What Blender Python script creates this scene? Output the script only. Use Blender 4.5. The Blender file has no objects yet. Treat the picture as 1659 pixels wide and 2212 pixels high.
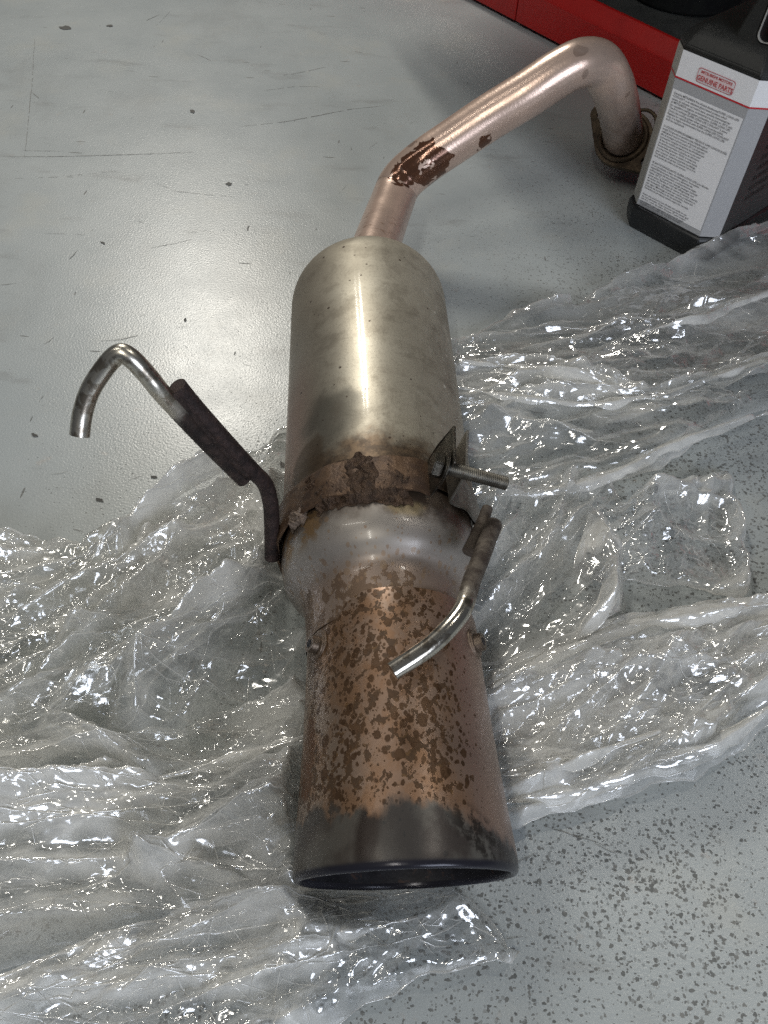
import bpy, bmesh, math, random
import numpy as np
from mathutils import Vector, Matrix, Quaternion

scn = bpy.context.scene
rad = math.radians

# ------------------------------------------------------------------ camera
FPX, CX, CY = 1791.0, 829.5, 1106.0          # focal length / centre of the frame in photo pixels (1659 x 2212)
PITCH, ROLL, CAMH = rad(51.0), rad(4.1), 0.60
_F = np.array([0, math.cos(PITCH), -math.sin(PITCH)])
_R0 = np.array([1.0, 0, 0]); _U0 = np.array([0, math.sin(PITCH), math.cos(PITCH)])
_U = math.cos(ROLL) * _U0 - math.sin(ROLL) * _R0
_R = math.cos(ROLL) * _R0 + math.sin(ROLL) * _U0
_O = np.array([0, 0, CAMH])
cd = bpy.data.cameras.new("camera"); cam = bpy.data.objects.new("camera", cd)
scn.collection.objects.link(cam); scn.camera = cam
cam.matrix_world = Matrix(((_R[0], _U[0], -_F[0], 0), (_R[1], _U[1], -_F[1], 0), (_R[2], _U[2], -_F[2], CAMH), (0, 0, 0, 1)))
cd.sensor_fit = 'VERTICAL'; cd.sensor_height = 34.6; cd.lens = 34.6 * FPX / 2212.0
cd.clip_start = 0.02; cd.clip_end = 60

# ------------------------------------------------------------------ world, lights, exposure
world = bpy.data.worlds.new("World"); scn.world = world; world.use_nodes = True
wn = world.node_tree.nodes; bg = wn["Background"]
bg.inputs[0].default_value = (0.80, 0.86, 0.95, 1); bg.inputs[1].default_value = 0.045
scn.view_settings.view_transform = 'Standard'; scn.view_settings.look = 'None'
scn.view_settings.exposure = 0.4; scn.view_settings.gamma = 1.0
try:
    scn.view_settings.use_curve_mapping = False
    scn.cycles.transparent_max_bounces = 14
    scn.cycles.max_bounces = 5; scn.cycles.diffuse_bounces = 3; scn.cycles.glossy_bounces = 3
    scn.cycles.sample_clamp_indirect = 1.6; scn.cycles.blur_glossy = 1.0
    scn.cycles.use_denoising = False
    scn.cycles.use_adaptive_sampling = True; scn.cycles.adaptive_threshold = 0.015
except Exception:
    pass

def lamp(name, loc, target, sx, sy, watts, col, spin=0.0):
    l = bpy.data.lights.new(name, 'AREA'); l.shape = 'RECTANGLE'; l.size = sx; l.size_y = sy
    l.energy = watts; l.color = col
    o = bpy.data.objects.new(name, l); scn.collection.objects.link(o)
    d = Vector(target) - Vector(loc)
    q = d.to_track_quat('-Z', 'Y') @ Quaternion((0, 0, 1), spin)
    o.rotation_mode = 'QUATERNION'; o.rotation_quaternion = q; o.location = loc
    return o
WARM = (1.0, 0.955, 0.86); COOL = (0.80, 0.87, 1.0)
lamp("ceiling_tube", (-0.90, 3.45, 2.55), (-0.25, 0.7, 0), 0.08, 0.8, 32, WARM)
lamp("ceiling_tube", (-1.14, 3.45, 2.55), (-0.25, 0.7, 0), 0.08, 0.8, 14, WARM)
lamp("ceiling_tube", (-1.5, 0.7, 2.6), (0, 0.4, 0), 0.06, 1.2, 6, WARM)
lamp("ceiling_tube", (-0.6, -1.1, 2.7), (0, 0.4, 0), 0.07, 1.2, 16, WARM, rad(30))
lamp("ceiling_tube", (1.45, 1.35, 2.5), (0, 0.5, 0), 0.09, 1.2, 28, WARM)
lamp("doorway_daylight", (1.7, -2.3, 1.6), (0.1, 0.5, 0), 1.5, 1.5, 47, COOL)

# ------------------------------------------------------------------ helpers
def W(x, y, d):                       # photo pixel + distance along the view axis -> place in the workshop
    return _O + (_F + (x - CX) / FPX * _R - (y - CY) / FPX * _U) * d
def G(x, y, z=0.0):                   # photo pixel -> place at height z
    r = _F + (x - CX) / FPX * _R - (y - CY) / FPX * _U
    return _O + r * ((z - CAMH) / r[2])

def link(name, me, mat=None, parent=None, smooth=True):
    o = bpy.data.objects.new(name, me); scn.collection.objects.link(o)
    if mat: me.materials.append(mat)
    if smooth:
        me.polygons.foreach_set('use_smooth', [True] * len(me.polygons))
    if parent:
        o.parent = parent
    return o
def mesh_np(name, v, f, uv=None):
    me = bpy.data.meshes.new(name)
    if isinstance(f, np.ndarray):
        n = len(f); k = f.shape[1]
        me.vertices.add(len(v)); me.vertices.foreach_set('co', np.asarray(v, dtype=np.float32).ravel())
        me.loops.add(n * k); me.loops.foreach_set('vertex_index', f.astype(np.int32).ravel())
        me.polygons.add(n); me.polygons.foreach_set('loop_start', np.arange(0, n * k, k, dtype=np.int32))
        me.update(calc_edges=True)
    else:
        me.from_pydata([tuple(p) for p in v], [], f); me.update()
    if uv is not None:
        ul = me.uv_layers.new(name="UVMap")
        idx = np.zeros(len(me.loops), dtype=np.int32); me.loops.foreach_get('vertex_index', idx)
        ul.data.foreach_set('uv', np.asarray(uv, dtype=np.float32)[idx].ravel())
    return me
def thing(name, label, cat, loc, group=None):
    o = bpy.data.objects.new(name, None); scn.collection.objects.link(o)
    o.location = loc; o.empty_display_size = 0.05
    o['label'] = label; o['category'] = cat
    if group: o['group'] = group
    return o
def autosmooth(o, deg=35):
    me = o.data
    bm = bmesh.new(); bm.from_mesh(me)
    for e in bm.edges:
        if len(e.link_faces) == 2 and e.calc_face_angle(0) > rad(deg): e.smooth = False
    bm.to_mesh(me); bm.free()

# ------------------------------------------------------------------ node helper
class NT:
    def __init__(s, name):
        s.m = bpy.data.materials.new(name); s.m.use_nodes = True
        s.t = s.m.node_tree; s.n = s.t.nodes; s.n.clear()
        s.out = s.n.new('ShaderNodeOutputMaterial')
    def link(s, a, b): s.t.links.new(a, b)
    def set(s, sock, v):
        if isinstance(v, (int, float)):
            if sock.type in ('RGBA',): sock.default_value = (v, v, v, 1)
            elif sock.type == 'VECTOR': sock.default_value = (v, v, v)
            else: sock.default_value = v
        elif isinstance(v, (tuple, list)):
            if sock.type == 'RGBA' and len(v) == 3: v = (*v, 1)
            sock.default_value = v
        else: s.link(v, sock)
    def node(s, typ, outp=0, props=None, **ins):
        nd = s.n.new(typ)
        for k, v in (props or {}).items(): setattr(nd, k, v)
        for k, v in ins.items():
            key = int(k[1:]) if (k[0] == 'i' and k[1:].isdigit()) else k.replace('_', ' ')
            s.set(nd.inputs[key], v)
        return nd.outputs[outp] if outp is not None else nd
    def math(s, op, a, b=0.0, c=0.0, clamp=False):
        nd = s.n.new('ShaderNodeMath'); nd.operation = op; nd.use_clamp = clamp
        s.set(nd.inputs[0], a); s.set(nd.inputs[1], b); s.set(nd.inputs[2], c)
        return nd.outputs[0]
    def add(s, a, b): return s.math('ADD', a, b)
    def mul(s, a, b): return s.math('MULTIPLY', a, b)
    def sub(s, a, b): return s.math('SUBTRACT', a, b)
    def sstep(s, x, a, b, lo=0.0, hi=1.0):
        nd = s.n.new('ShaderNodeMapRange'); nd.interpolation_type = 'SMOOTHSTEP'
        s.set(nd.inputs[0], x); s.set(nd.inputs[1], a); s.set(nd.inputs[2], b); s.set(nd.inputs[3], lo); s.set(nd.inputs[4], hi)
        return nd.outputs[0]
    def noise(s, vec, scale, detail=4, rough=0.55, dist=0.0, col=False):
        return s.node('ShaderNodeTexNoise', 1 if col else 0, None, Vector=vec, Scale=scale, Detail=detail, Roughness=rough, Distortion=dist)
    def vor(s, vec, scale, feature='F1', rnd=1.0, outp='Distance'):
        nd = s.n.new('ShaderNodeTexVoronoi'); nd.feature = feature
        s.set(nd.inputs['Vector'], vec); s.set(nd.inputs['Scale'], scale); s.set(nd.inputs['Randomness'], rnd)
        return nd.outputs[outp] if outp else nd
    def mix(s, f, a, b, mode='MIX'):
        nd = s.n.new('ShaderNodeMix'); nd.data_type = 'RGBA'; nd.blend_type = mode
        s.set(nd.inputs[0], f); s.set(nd.inputs[6], a); s.set(nd.inputs[7], b)
        return nd.outputs[2]
    def mapping(s, vec, scale=(1, 1, 1), rot=(0, 0, 0), loc=(0, 0, 0)):
        return s.node('ShaderNodeMapping', 0, None, Vector=vec, Scale=scale, Rotation=rot, Location=loc)
    def obj(s): return s.node('ShaderNodeTexCoord', 3)
    def uv(s): return s.node('ShaderNodeTexCoord', 2)
    def sep(s, v):
        nd = s.n.new('ShaderNodeSeparateXYZ'); s.set(nd.inputs[0], v); return nd.outputs
    def vadd(s, a, b, sc=None):
        nd = s.n.new('ShaderNodeVectorMath'); nd.operation = 'MULTIPLY_ADD'
        s.set(nd.inputs[0], b); s.set(nd.inputs[1], (sc, sc, sc)); s.set(nd.inputs[2], a)
        return nd.outputs[0]
    def warp(s, vec, scale, amt, detail=2):
        return s.vadd(vec, s.node('ShaderNodeVectorMath', 0, {'operation': 'SUBTRACT'}, i0=s.noise(vec, scale, detail, col=True), i1=(0.5, 0.5, 0.5)), amt)
    def blob(s, u, v, u0, v0, ru, rv, soft=0.5):
        a = s.math('DIVIDE', s.sub(u, u0), ru); b = s.math('DIVIDE', s.sub(v, v0), rv)
        d = s.math('SQRT', s.add(s.mul(a, a), s.mul(b, b)))
        return s.sstep(d, 1.0 + soft, 1.0 - soft)
    def bump(s, h, dist=0.001, strength=1.0):
        return s.node('ShaderNodeBump', 0, None, Height=h, Distance=dist, Strength=strength)
    def bsdf(s, col, rough=0.5, metal=0.0, normal=None, **kw):
        nd = s.n.new('ShaderNodeBsdfPrincipled')
        s.set(nd.inputs['Base Color'], col); s.set(nd.inputs['Roughness'], rough); s.set(nd.inputs['Metallic'], metal)
        if normal is not None: s.set(nd.inputs['Normal'], normal)
        for k, v in kw.items(): s.set(nd.inputs[k.replace('_', ' ')], v)
        s.link(nd.outputs[0], s.out.inputs[0]); return s.m

# ------------------------------------------------------------------ floor
def m_floor():
    t = NT("floor_paint"); p = t.obj(); x, y, z = t.sep(p)
    base = t.mix(t.sstep(t.noise(p, 2.5, 5, 0.6), 0.35, 0.65), (0.35, 0.382, 0.39), (0.405, 0.436, 0.44))
    base = t.mix(t.mul(t.sstep(t.noise(p, 9, 5, 0.6), 0.52, 0.75), 0.30), base, (0.50, 0.49, 0.43))
    # grime smears
    sm = t.noise(t.mapping(p, (1.0, 3.0, 1), (0, 0, rad(-35))), 7, 6, 0.65)
    base = t.mix(t.mul(t.sstep(sm, 0.55, 0.76), 0.50), base, (0.20, 0.20, 0.195))
    base = t.mix(t.mul(t.sstep(t.noise(t.mapping(p, (1.4, 0.7, 1), (0, 0, 0.5)), 4.5, 6, 0.7), 0.50, 0.72), 0.35), base, (0.27, 0.28, 0.275))
    # fleck density: heavy towards the right and the near side
    dens = t.add(t.sstep(t.add(t.mul(x, 1.0), t.mul(y, -0.55)), -0.80, 0.10), 0.22)
    dens = t.mul(dens, t.sstep(t.noise(p, 5, 3), 0.25, 0.6, 0.45, 1.15))
    pw = t.warp(p, 260, 0.0035, 2)
    v1 = t.vor(pw, 340, 'F1', 1, None)
    c1 = t.sep(v1.outputs['Color'])
    lim1 = t.mul(t.mul(t.math('POWER', c1[0], 3.0), dens), 0.48)
    f1 = t.math('MULTIPLY', t.math('LESS_THAN', v1.outputs['Distance'], lim1), t.math('GREATER_THAN', lim1, 0.06))
    v2 = t.vor(t.warp(t.mapping(p, (1, 1.7, 1), (0, 0, 0.6)), 360, 0.0035, 3), 270, 'F1', 1, None)
    c2 = t.sep(v2.outputs['Color'])
    lim2 = t.mul(t.mul(t.math('POWER', c2[0], 4.6), t.add(dens, 0.12)), 0.44)
    f2 = t.math('LESS_THAN', v2.outputs['Distance'], t.sub(lim2, 0.02))
    # short dashes, nicks
    v3 = t.vor(t.warp(t.mapping(p, (0.45, 3.2, 1), (0, 0, rad(28))), 40, 0.012, 2), 34, 'F1', 1, None)
    c3 = t.sep(v3.outputs['Color'])
    f3 = t.math('LESS_THAN', v3.outputs['Distance'], t.sub(t.mul(t.math('POWER', c3[1], 6.0), 0.15), 0.012))
    v4 = t.vor(t.warp(t.mapping(p, (2.6, 0.5, 1), (0, 0, rad(40))), 40, 0.012, 2), 40, 'F1', 1, None)
    c4 = t.sep(v4.outputs['Color'])
    f4 = t.math('LESS_THAN', v4.outputs['Distance'], t.sub(t.mul(t.math('POWER', c4[1], 6.0), 0.14), 0.012))
    # fine peppering
    v5 = t.vor(p, 420, 'F1', 1, None); c5 = t.sep(v5.outputs['Color'])
    f5 = t.mul(t.math('LESS_THAN', v5.outputs['Distance'], t.mul(t.mul(t.math('POWER', c5[0], 4.0), dens), 0.5)), 0.55)
    fl = t.math('MAXIMUM', t.math('MAXIMUM', f1, f2), t.math('MAXIMUM', t.math('MAXIMUM', f3, f4), f5))
    tone = t.mix(c1[1], (0.04, 0.04, 0.037), (0.13, 0.127, 0.118))
    base = t.mix(t.mul(fl, 0.78), base, tone)
    # pinkish rust dust
    base = t.mix(t.mul(t.sstep(t.noise(p, 38, 4, 0.7), 0.62, 0.75), 0.22), base, (0.45, 0.33, 0.25))
    rough = t.add(t.mul(t.noise(p, 14, 4, 0.6), 0.16), 0.22)
    rough = t.add(rough, t.mul(fl, 0.3))
    orange = t.noise(p, 460, 2, 0.5)
    h = t.add(t.mul(orange, 1.0), t.mul(fl, -0.6))
    return t.bsdf(base, rough, 0.0, t.bump(h, 0.0005, 0.42))
MF = m_floor()
s = 12.0
fl = link("floor", mesh_np("floor", [(-s, -s, 0), (s, -s, 0), (s, s, 0), (-s, s, 0)], [(0, 1, 2, 3)]), MF, None, False)
fl['kind'] = 'structure'

# scratches and scuffs scored into the floor paint (thin strips just proud of it, joined)
def m_flat(name, col, rough=0.6, metal=0.0):
    t = NT(name); return t.bsdf(col, rough, metal)
def scratches():
    rnd = random.Random(4); v = []; f = []
    def strip(pts, w, gap=0.0):
        pts = [Vector(p) for p in pts]; n = max(4, int(sum((pts[i + 1] - pts[i]).length for i in range(len(pts) - 1)) / 0.006))
        tot = [0.0]
        for i in range(len(pts) - 1): tot.append(tot[-1] + (pts[i + 1] - pts[i]).length)
        smp = []
        for k in range(n + 1):
            d = tot[-1] * k / n; i = 0
            while i < len(pts) - 2 and tot[i + 1] < d: i += 1
            smp.append(pts[i].lerp(pts[i + 1], (d - tot[i]) / max(1e-6, tot[i + 1] - tot[i])))
        prev = None
        for k, q in enumerate(smp):
            a = smp[max(0, k - 1)]; b = smp[min(n, k + 1)]; t = (b - a).normalized(); nn = Vector((-t.y, t.x, 0))
            ww = 0.75 * w * (0.35 + 0.65 * rnd.random()) * (0.3 + 0.7 * math.sin(math.pi * (k + 0.5) / (n + 1)))
            jit = nn * rnd.uniform(-0.0004, 0.0004)
            i0 = len(v); v.append(q + jit + nn * ww / 2); v.append(q + jit - nn * ww / 2)
            if prev is not None and rnd.random() > gap: f.append((prev, prev + 1, i0 + 1, i0))
            prev = i0
    P = lambda *a: [tuple(G(x, y, 0.0005)) for x, y in a]
    strip(P((0, 338), (120, 338), (300, 333), (420, 328)), 0.0020, 0.05)
    strip(P((75, 80), (70, 170), (55, 320), (52, 345)), 0.0014, 0.2)
    strip(P((50, 325), (140, 326)), 0.001, 0.1)
    strip(P((520, 273), (620, 262), (760, 235), (830, 228)), 0.0020, 0.12)
    strip(P((30, 385), (120, 382), (250, 370)), 0.0010, 0.3)
    strip(P((336, 395), (380, 413), (470, 422), (505, 425)), 0.0010, 0.15)
    strip(P((218, 736), (260, 733), (298, 724)), 0.0016, 0.0)
    strip(P((573, 168), (640, 158), (710, 143)), 0.0014, 0.2)
    strip(P((570, 195), (640, 186), (690, 187)), 0.0014, 0.25)
    strip(P((95, 503), (185, 507)), 0.0010, 0.15)
    strip(P((0, 615), (35, 612)), 0.0012, 0.0)
    strip(P((325, 535), (370, 527), (415, 517)), 0.0012, 0.2)
    strip(P((316, 44), (345, 31)), 0.0016, 0.2)
    strip(P((425, 117), (455, 130)), 0.0014, 0.1)
    strip(P((70, 200), (84, 212)), 0.0018, 0.0)
    strip(P((150, 560), (168, 540)), 0.0016, 0.0)
    strip(P((1195, 1790), (1260, 1812)), 0.0011, 0.0)
    strip(P((1285, 1823), (1330, 1843)), 0.0015, 0.0)
    strip(P((1155, 1778), (1200, 1792), (1290, 1820), (1345, 1845)), 0.0006, 0.4)
    strip(P((1060, 3700 / 1.8228), (1130, 3690 / 1.8228)), 0.001, 0.4)
    strip(P((1390, 520), (1400, 600), (1395, 640)), 0.0006, 0.3)
    strip(P((1540, 1575), (1600, 1650)), 0.0008, 0.2)
    for k in range(70):
        x, y = rnd.uniform(0, 1659), rnd.uniform(0, 2212)
        L = rnd.uniform(8, 46); a = rnd.gauss(-0.2, 0.5)
        strip(P((x, y), (x + L * math.cos(a) * .5, y + L * math.sin(a) * .5 + rnd.uniform(-2, 2)), (x + L * math.cos(a), y + L * math.sin(a))), rnd.uniform(0.0004, 0.0011), 0.1)
    o = link("floor_scratches", mesh_np("floor_scratches", v, f), m_flat("scratch_dark", (0.22, 0.22, 0.21), 0.7), None, False)
    o['kind'] = 'stuff'; o['label'] = 'fine dark scratches and scuffs scored in the grey floor paint'; o['category'] = 'scratches'
    # bigger chips with depth of colour
    v = []; f = []
    for (x, y, rx, ry, an) in ((141, 60, 15, 5, 0), (754 / 1.0 * 0 + 415, 240, 6, 4, 0.3), (494, 397, 8, 4.5, 0.1), (237, 55, 9, 3, 0), (222, 524, 7, 2.5, 0.5), (400, 690, 3, 5, 0.2), (75, 1462 / 1.0 * 0 + 940, 8, 4, 0.4),
                             (525, 985, 9, 5, 0.4), (610, 1005, 7, 6, 0.8), (333, 1030, 8, 4, 0), (215, 1080, 12, 4, 0.2), (1090, 1440, 4, 3, 0), (1265, 1400, 4, 3, 0.5)):
        c0 = len(v); ph = [rnd.uniform(0.55, 1.15) for _ in range(12)]
        for k in range(12):
            th = k / 12 * 2 * math.pi; dx = rx * ph[k] * math.cos(th); dy = ry * ph[k] * math.sin(th)
            v.append(tuple(G(x + dx * math.cos(an) - dy * math.sin(an), y + dx * math.sin(an) + dy * math.cos(an), 0.0008)))
        f.append(tuple(range(c0 + 11, c0 - 1, -1)))
    o = link("paint_chips", mesh_np("paint_chips", v, f), m_flat("chip_dark", (0.045, 0.045, 0.042), 0.6), None, False)
    o['kind'] = 'stuff'; o['label'] = 'small dark chips and specks of grit on the grey floor'; o['category'] = 'chips'
scratches()

# ------------------------------------------------------------------ muffler frame
A0 = np.array([0.0286, 0.1472, 0.074]); AX = np.array([-0.0999, 0.99492, 0.01265]); AX /= np.linalg.norm(AX)
C0 = A0 + np.array([-0.005, 0.0, 0.0012])
RX = np.cross(AX, [0, 0, 1.0]); RX /= np.linalg.norm(RX); RZ = np.cross(RX, AX)
ROOT = np.array([0.0, 0.40, 0.0])
muf = thing("exhaust_muffler", "rusty steel car muffler with a wide copper-stained tailpipe lying on clear plastic film", "muffler", tuple(ROOT))

def lathe(prof, C=C0, seg=144, slash=0.0, closed=False):
    """prof: list of (s, r); returns verts, faces, uv(u=phi*0.077, v=s)"""
    v = []; uv = []; n = seg + 1
    for s_, r in prof:
        for k in range(n):
            ph = -math.pi + 2 * math.pi * k / seg
            p = C + AX * s_ + (RX * math.sin(ph) + RZ * math.cos(ph)) * r
            if slash: p = p - AX * (slash * (r * math.cos(ph)) * max(0.0, 1 - max(s_, 0) / 0.12))
            v.append(p - ROOT); uv.append((ph * 0.077, s_))
    v = np.array(v); m = len(prof); i, k = np.meshgrid(np.arange(m - 1), np.arange(seg), indexing='ij')
    a = (i * n + k).ravel(); f = np.stack([a, a + 1, a + n + 1, a + n], 1)
    return v, f, np.array(uv)
def smooth_prof(pts, n=6):
    """Catmull-Rom through (s,r) points"""
    out = []
    P = [pts[0]] + list(pts) + [pts[-1]]
    for i in range(1, len(P) - 2):
        p0, p1, p2, p3 = [np.array(q, float) for q in P[i - 1:i + 3]]
        for k in range(n):
            t = k / n
            out.append(tuple(0.5 * ((2 * p1) + (-p0 + p2) * t + (2 * p0 - 5 * p1 + 4 * p2 - p3) * t * t + (-p0 + 3 * p1 - 3 * p2 + p3) * t ** 3)))
    out.append(tuple(pts[-1])); return out

def tube(path, radii, seg=20, sub=8, caps=True, flatten=None):
    """smooth tube along world points, returns mesh arrays; uv = (angle, length)"""
    P = [np.array(p, float) for p in path]
    if isinstance(radii, (int, float)): radii = [radii] * len(P)
    Q = [2 * P[0] - P[1]] + P + [2 * P[-1] - P[-2]]; RR = [radii[0]] + list(radii) + [radii[-1]]
    pts = []; rr = []
    for i in range(1, len(Q) - 2):
        for k in range(sub):
            t = k / sub; p0, p1, p2, p3 = Q[i - 1:i + 3]
            pts.append(0.5 * ((2 * p1) + (-p0 + p2) * t + (2 * p0 - 5 * p1 + 4 * p2 - p3) * t * t + (-p0 + 3 * p1 - 3 * p2 + p3) * t ** 3))
            rr.append(RR[i] * (1 - t) + RR[i + 1] * t)
    pts.append(P[-1]); rr.append(radii[-1])
    n = len(pts); T = [(pts[min(n - 1, i + 1)] - pts[max(0, i - 1)]) for i in range(n)]; T = [t / np.linalg.norm(t) for t in T]
    up = np.array([0, 0, 1.0]); N = np.cross(T[0], up)
    if np.linalg.norm(N) < 1e-3: N = np.cross(T[0], [1.0, 0, 0])
    N /= np.linalg.norm(N)
    v = []; uv = []; L = 0
    for i in range(n):
        N = N - T[i] * (N @ T[i]); N /= np.linalg.norm(N); B = np.cross(T[i], N)
        if i: L += np.linalg.norm(pts[i] - pts[i - 1])
        for k in range(seg + 1):
            a = 2 * math.pi * k / seg
            v.append(pts[i] + (N * math.cos(a) + B * math.sin(a)) * rr[i] - ROOT); uv.append((a * rr[i], L))
    f = []
    for i in range(n - 1):
        for k in range(seg):
            a = i * (seg + 1) + k; f.append((a, a + 1, a + seg + 2, a + seg + 1))
    if caps:
        c0 = len(v); v.append(pts[0] - ROOT - T[0] * rr[0] * 0.15); uv.append((0, 0)); c1 = len(v); v.append(pts[-1] - ROOT + T[-1] * rr[-1] * 0.15); uv.append((0, L))
        for k in range(seg):
            f.append((c0, k + 1, k)); b = (n - 1) * (seg + 1); f.append((c1, b + k, b + k + 1))
    return v, f, uv
def part(name, vfu, mat, parent=None, deg=40):
    v, f, uv = vfu
    o = link(name, mesh_np(name, v, f, uv), mat, parent or muf)
    if deg: autosmooth(o, deg)
    return o
def weld_verts(o):
    bm = bmesh.new(); bm.from_mesh(o.data); bmesh.ops.remove_doubles(bm, verts=bm.verts, dist=1e-5); bm.to_mesh(o.data); bm.free()

# ---- metals
def m_tip():
    t = NT("heat_tinted_tip_steel"); uv = t.uv(); u, v, _ = t.sep(uv)
    w = t.warp(uv, 70, 0.010, 3)
    base = t.mix(t.sstep(t.noise(uv, 12, 3), 0.35, 0.65), (0.30, 0.198, 0.142), (0.26, 0.19, 0.148))
    base = t.mix(t.sstep(u, -0.01, -0.085), base, (0.27, 0.21, 0.165))
    # amber film in the middle, purple-pink to the right
    base = t.mix(t.mul(t.sstep(u, 0.028, 0.052), 0.45), base, (0.28, 0.205, 0.18))
    base = t.mix(t.mul(t.mul(t.sstep(t.noise(w, 26, 5, 0.65), 0.42, 0.60), t.sstep(u, 0.060, 0.020)), 0.60), base, (0.24, 0.118, 0.048))
    dens = t.mul(t.sstep(u, 0.072, 0.020), t.sstep(v, 0.010, 0.040))
    dens = t.mul(dens, t.sstep(t.noise(uv, 16, 2), 0.28, 0.55, 0.55, 1.15))
    # dense merged blotches
    n1 = t.noise(w, 150, 4, 0.55)
    thr = t.sub(0.745, t.mul(dens, 0.19))
    blot = t.sstep(t.sub(n1, thr), -0.006, 0.010)
    ring = t.mul(t.sstep(t.sub(n1, thr), -0.002, 0.018), t.sstep(t.sub(n1, thr), 0.055, 0.020))
    base = t.mix(t.mul(blot, 0.88), base, t.mix(t.sstep(t.noise(uv, 150, 3, 0.6), 0.4, 0.6), (0.13, 0.070, 0.026), (0.055, 0.030, 0.014)))
    base = t.mix(t.mul(ring, 0.35), base, (0.05, 0.026, 0.012))
    # round drops, two sizes
    for sc, pw_, k, seed in ((115, 1.1, 0.45, 0.0), (210, 1.2, 0.47, 3.3), (400, 1.8, 0.47, 7.7)):
        vv = t.vor(t.mapping(t.warp(uv, 190, 0.0022, 2), (1, 1, 1), (0, 0, 0.4), (seed, seed, 0)), sc, 'F1', 1, None)
        cc = t.sep(vv.outputs['Color'])
        lim = t.mul(t.mul(t.math('POWER', cc[0], pw_), t.add(t.mul(dens, 0.68), 0.36)), k)
        d = t.sub(vv.outputs['Distance'], lim)
        spot = t.mul(t.sstep(d, 0.06, -0.03), t.math('GREATER_THAN', lim, 0.07))
        core = t.mul(t.sstep(d, -0.06, -0.14), spot)
        base = t.mix(t.mul(spot, 0.9), base, t.mix(cc[1], (0.055, 0.028, 0.013), (0.10, 0.055, 0.028)))
        base = t.mix(t.mul(core, 0.30), base, (0.12, 0.07, 0.04))
    # one big run on the left flank
    run = t.mul(t.blob(t.add(u, t.mul(t.sub(n1, 0.5), 0.02)), v, -0.090, 0.065, 0.011, 0.028, 0.12), 0.9)
    base = t.mix(run, base, (0.12, 0.055, 0.025))
    # burnt end
    e = t.add(v, t.mul(t.sub(t.noise(t.mapping(uv, (1, 0.6, 1)), 38, 4, 0.6), 0.5), 0.045))
    e = t.add(e, t.mul(t.sstep(u, 0.0, 0.10), 0.022))
    burnt = t.sstep(e, 0.033, 0.0245)
    left = t.sstep(u, 0.02, -0.03)
    bc = t.mix(t.sstep(t.noise(t.warp(uv, 60, 0.008), 34, 4, 0.5), 0.44, 0.58), (0.030, 0.030, 0.031), (0.085, 0.087, 0.082))
    bc = t.mix(t.mul(left, 0.5), bc, (0.065, 0.062, 0.056))
    bc = t.mix(t.blob(t.add(u, t.mul(v, -0.25)), v, -0.032, 0.016, 0.0085, 0.024, 0.35), bc, (0.012, 0.012, 0.013))
    bc = t.mix(t.mul(t.blob(u, v, -0.008, 0.012, 0.014, 0.022, 0.25), 0.7), bc, (0.035, 0.038, 0.040))
    base = t.mix(t.mul(burnt, 0.93), base, bc)
    # soot crust scab to the right
    scab = t.mul(t.sstep(t.noise(t.warp(uv, 120, 0.006), 75, 5, 0.7), 0.46, 0.56), t.blob(t.sub(u, t.mul(v, -0.9)), v, 0.058, 0.012, 0.017, 0.016, 0.4))
    base = t.mix(t.mul(scab, 0.92), base, (0.022, 0.019, 0.017))
    # lip: bluish black
    lip = t.sstep(v, 0.0015, -0.0012)
    base = t.mix(lip, base, (0.022, 0.022, 0.030))
    rough = t.add(t.mul(blot, 0.05), t.add(t.mul(burnt, -0.03), 0.36))
    rough = t.mix(lip, rough, 0.22)
    h = t.add(t.mul(blot, 0.5), t.mul(t.noise(uv, 300, 2), 0.2))
    return t.bsdf(base, rough, t.sub(0.62, t.math('MAXIMUM', t.mul(blot, 0.30), t.mul(burnt, 0.38))), t.bump(h, 0.0004, 0.5), Coat_Weight=t.mul(t.sub(1.0, burnt), 0.12), Coat_Roughness=0.2, Specular_IOR_Level=0.3)
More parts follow.
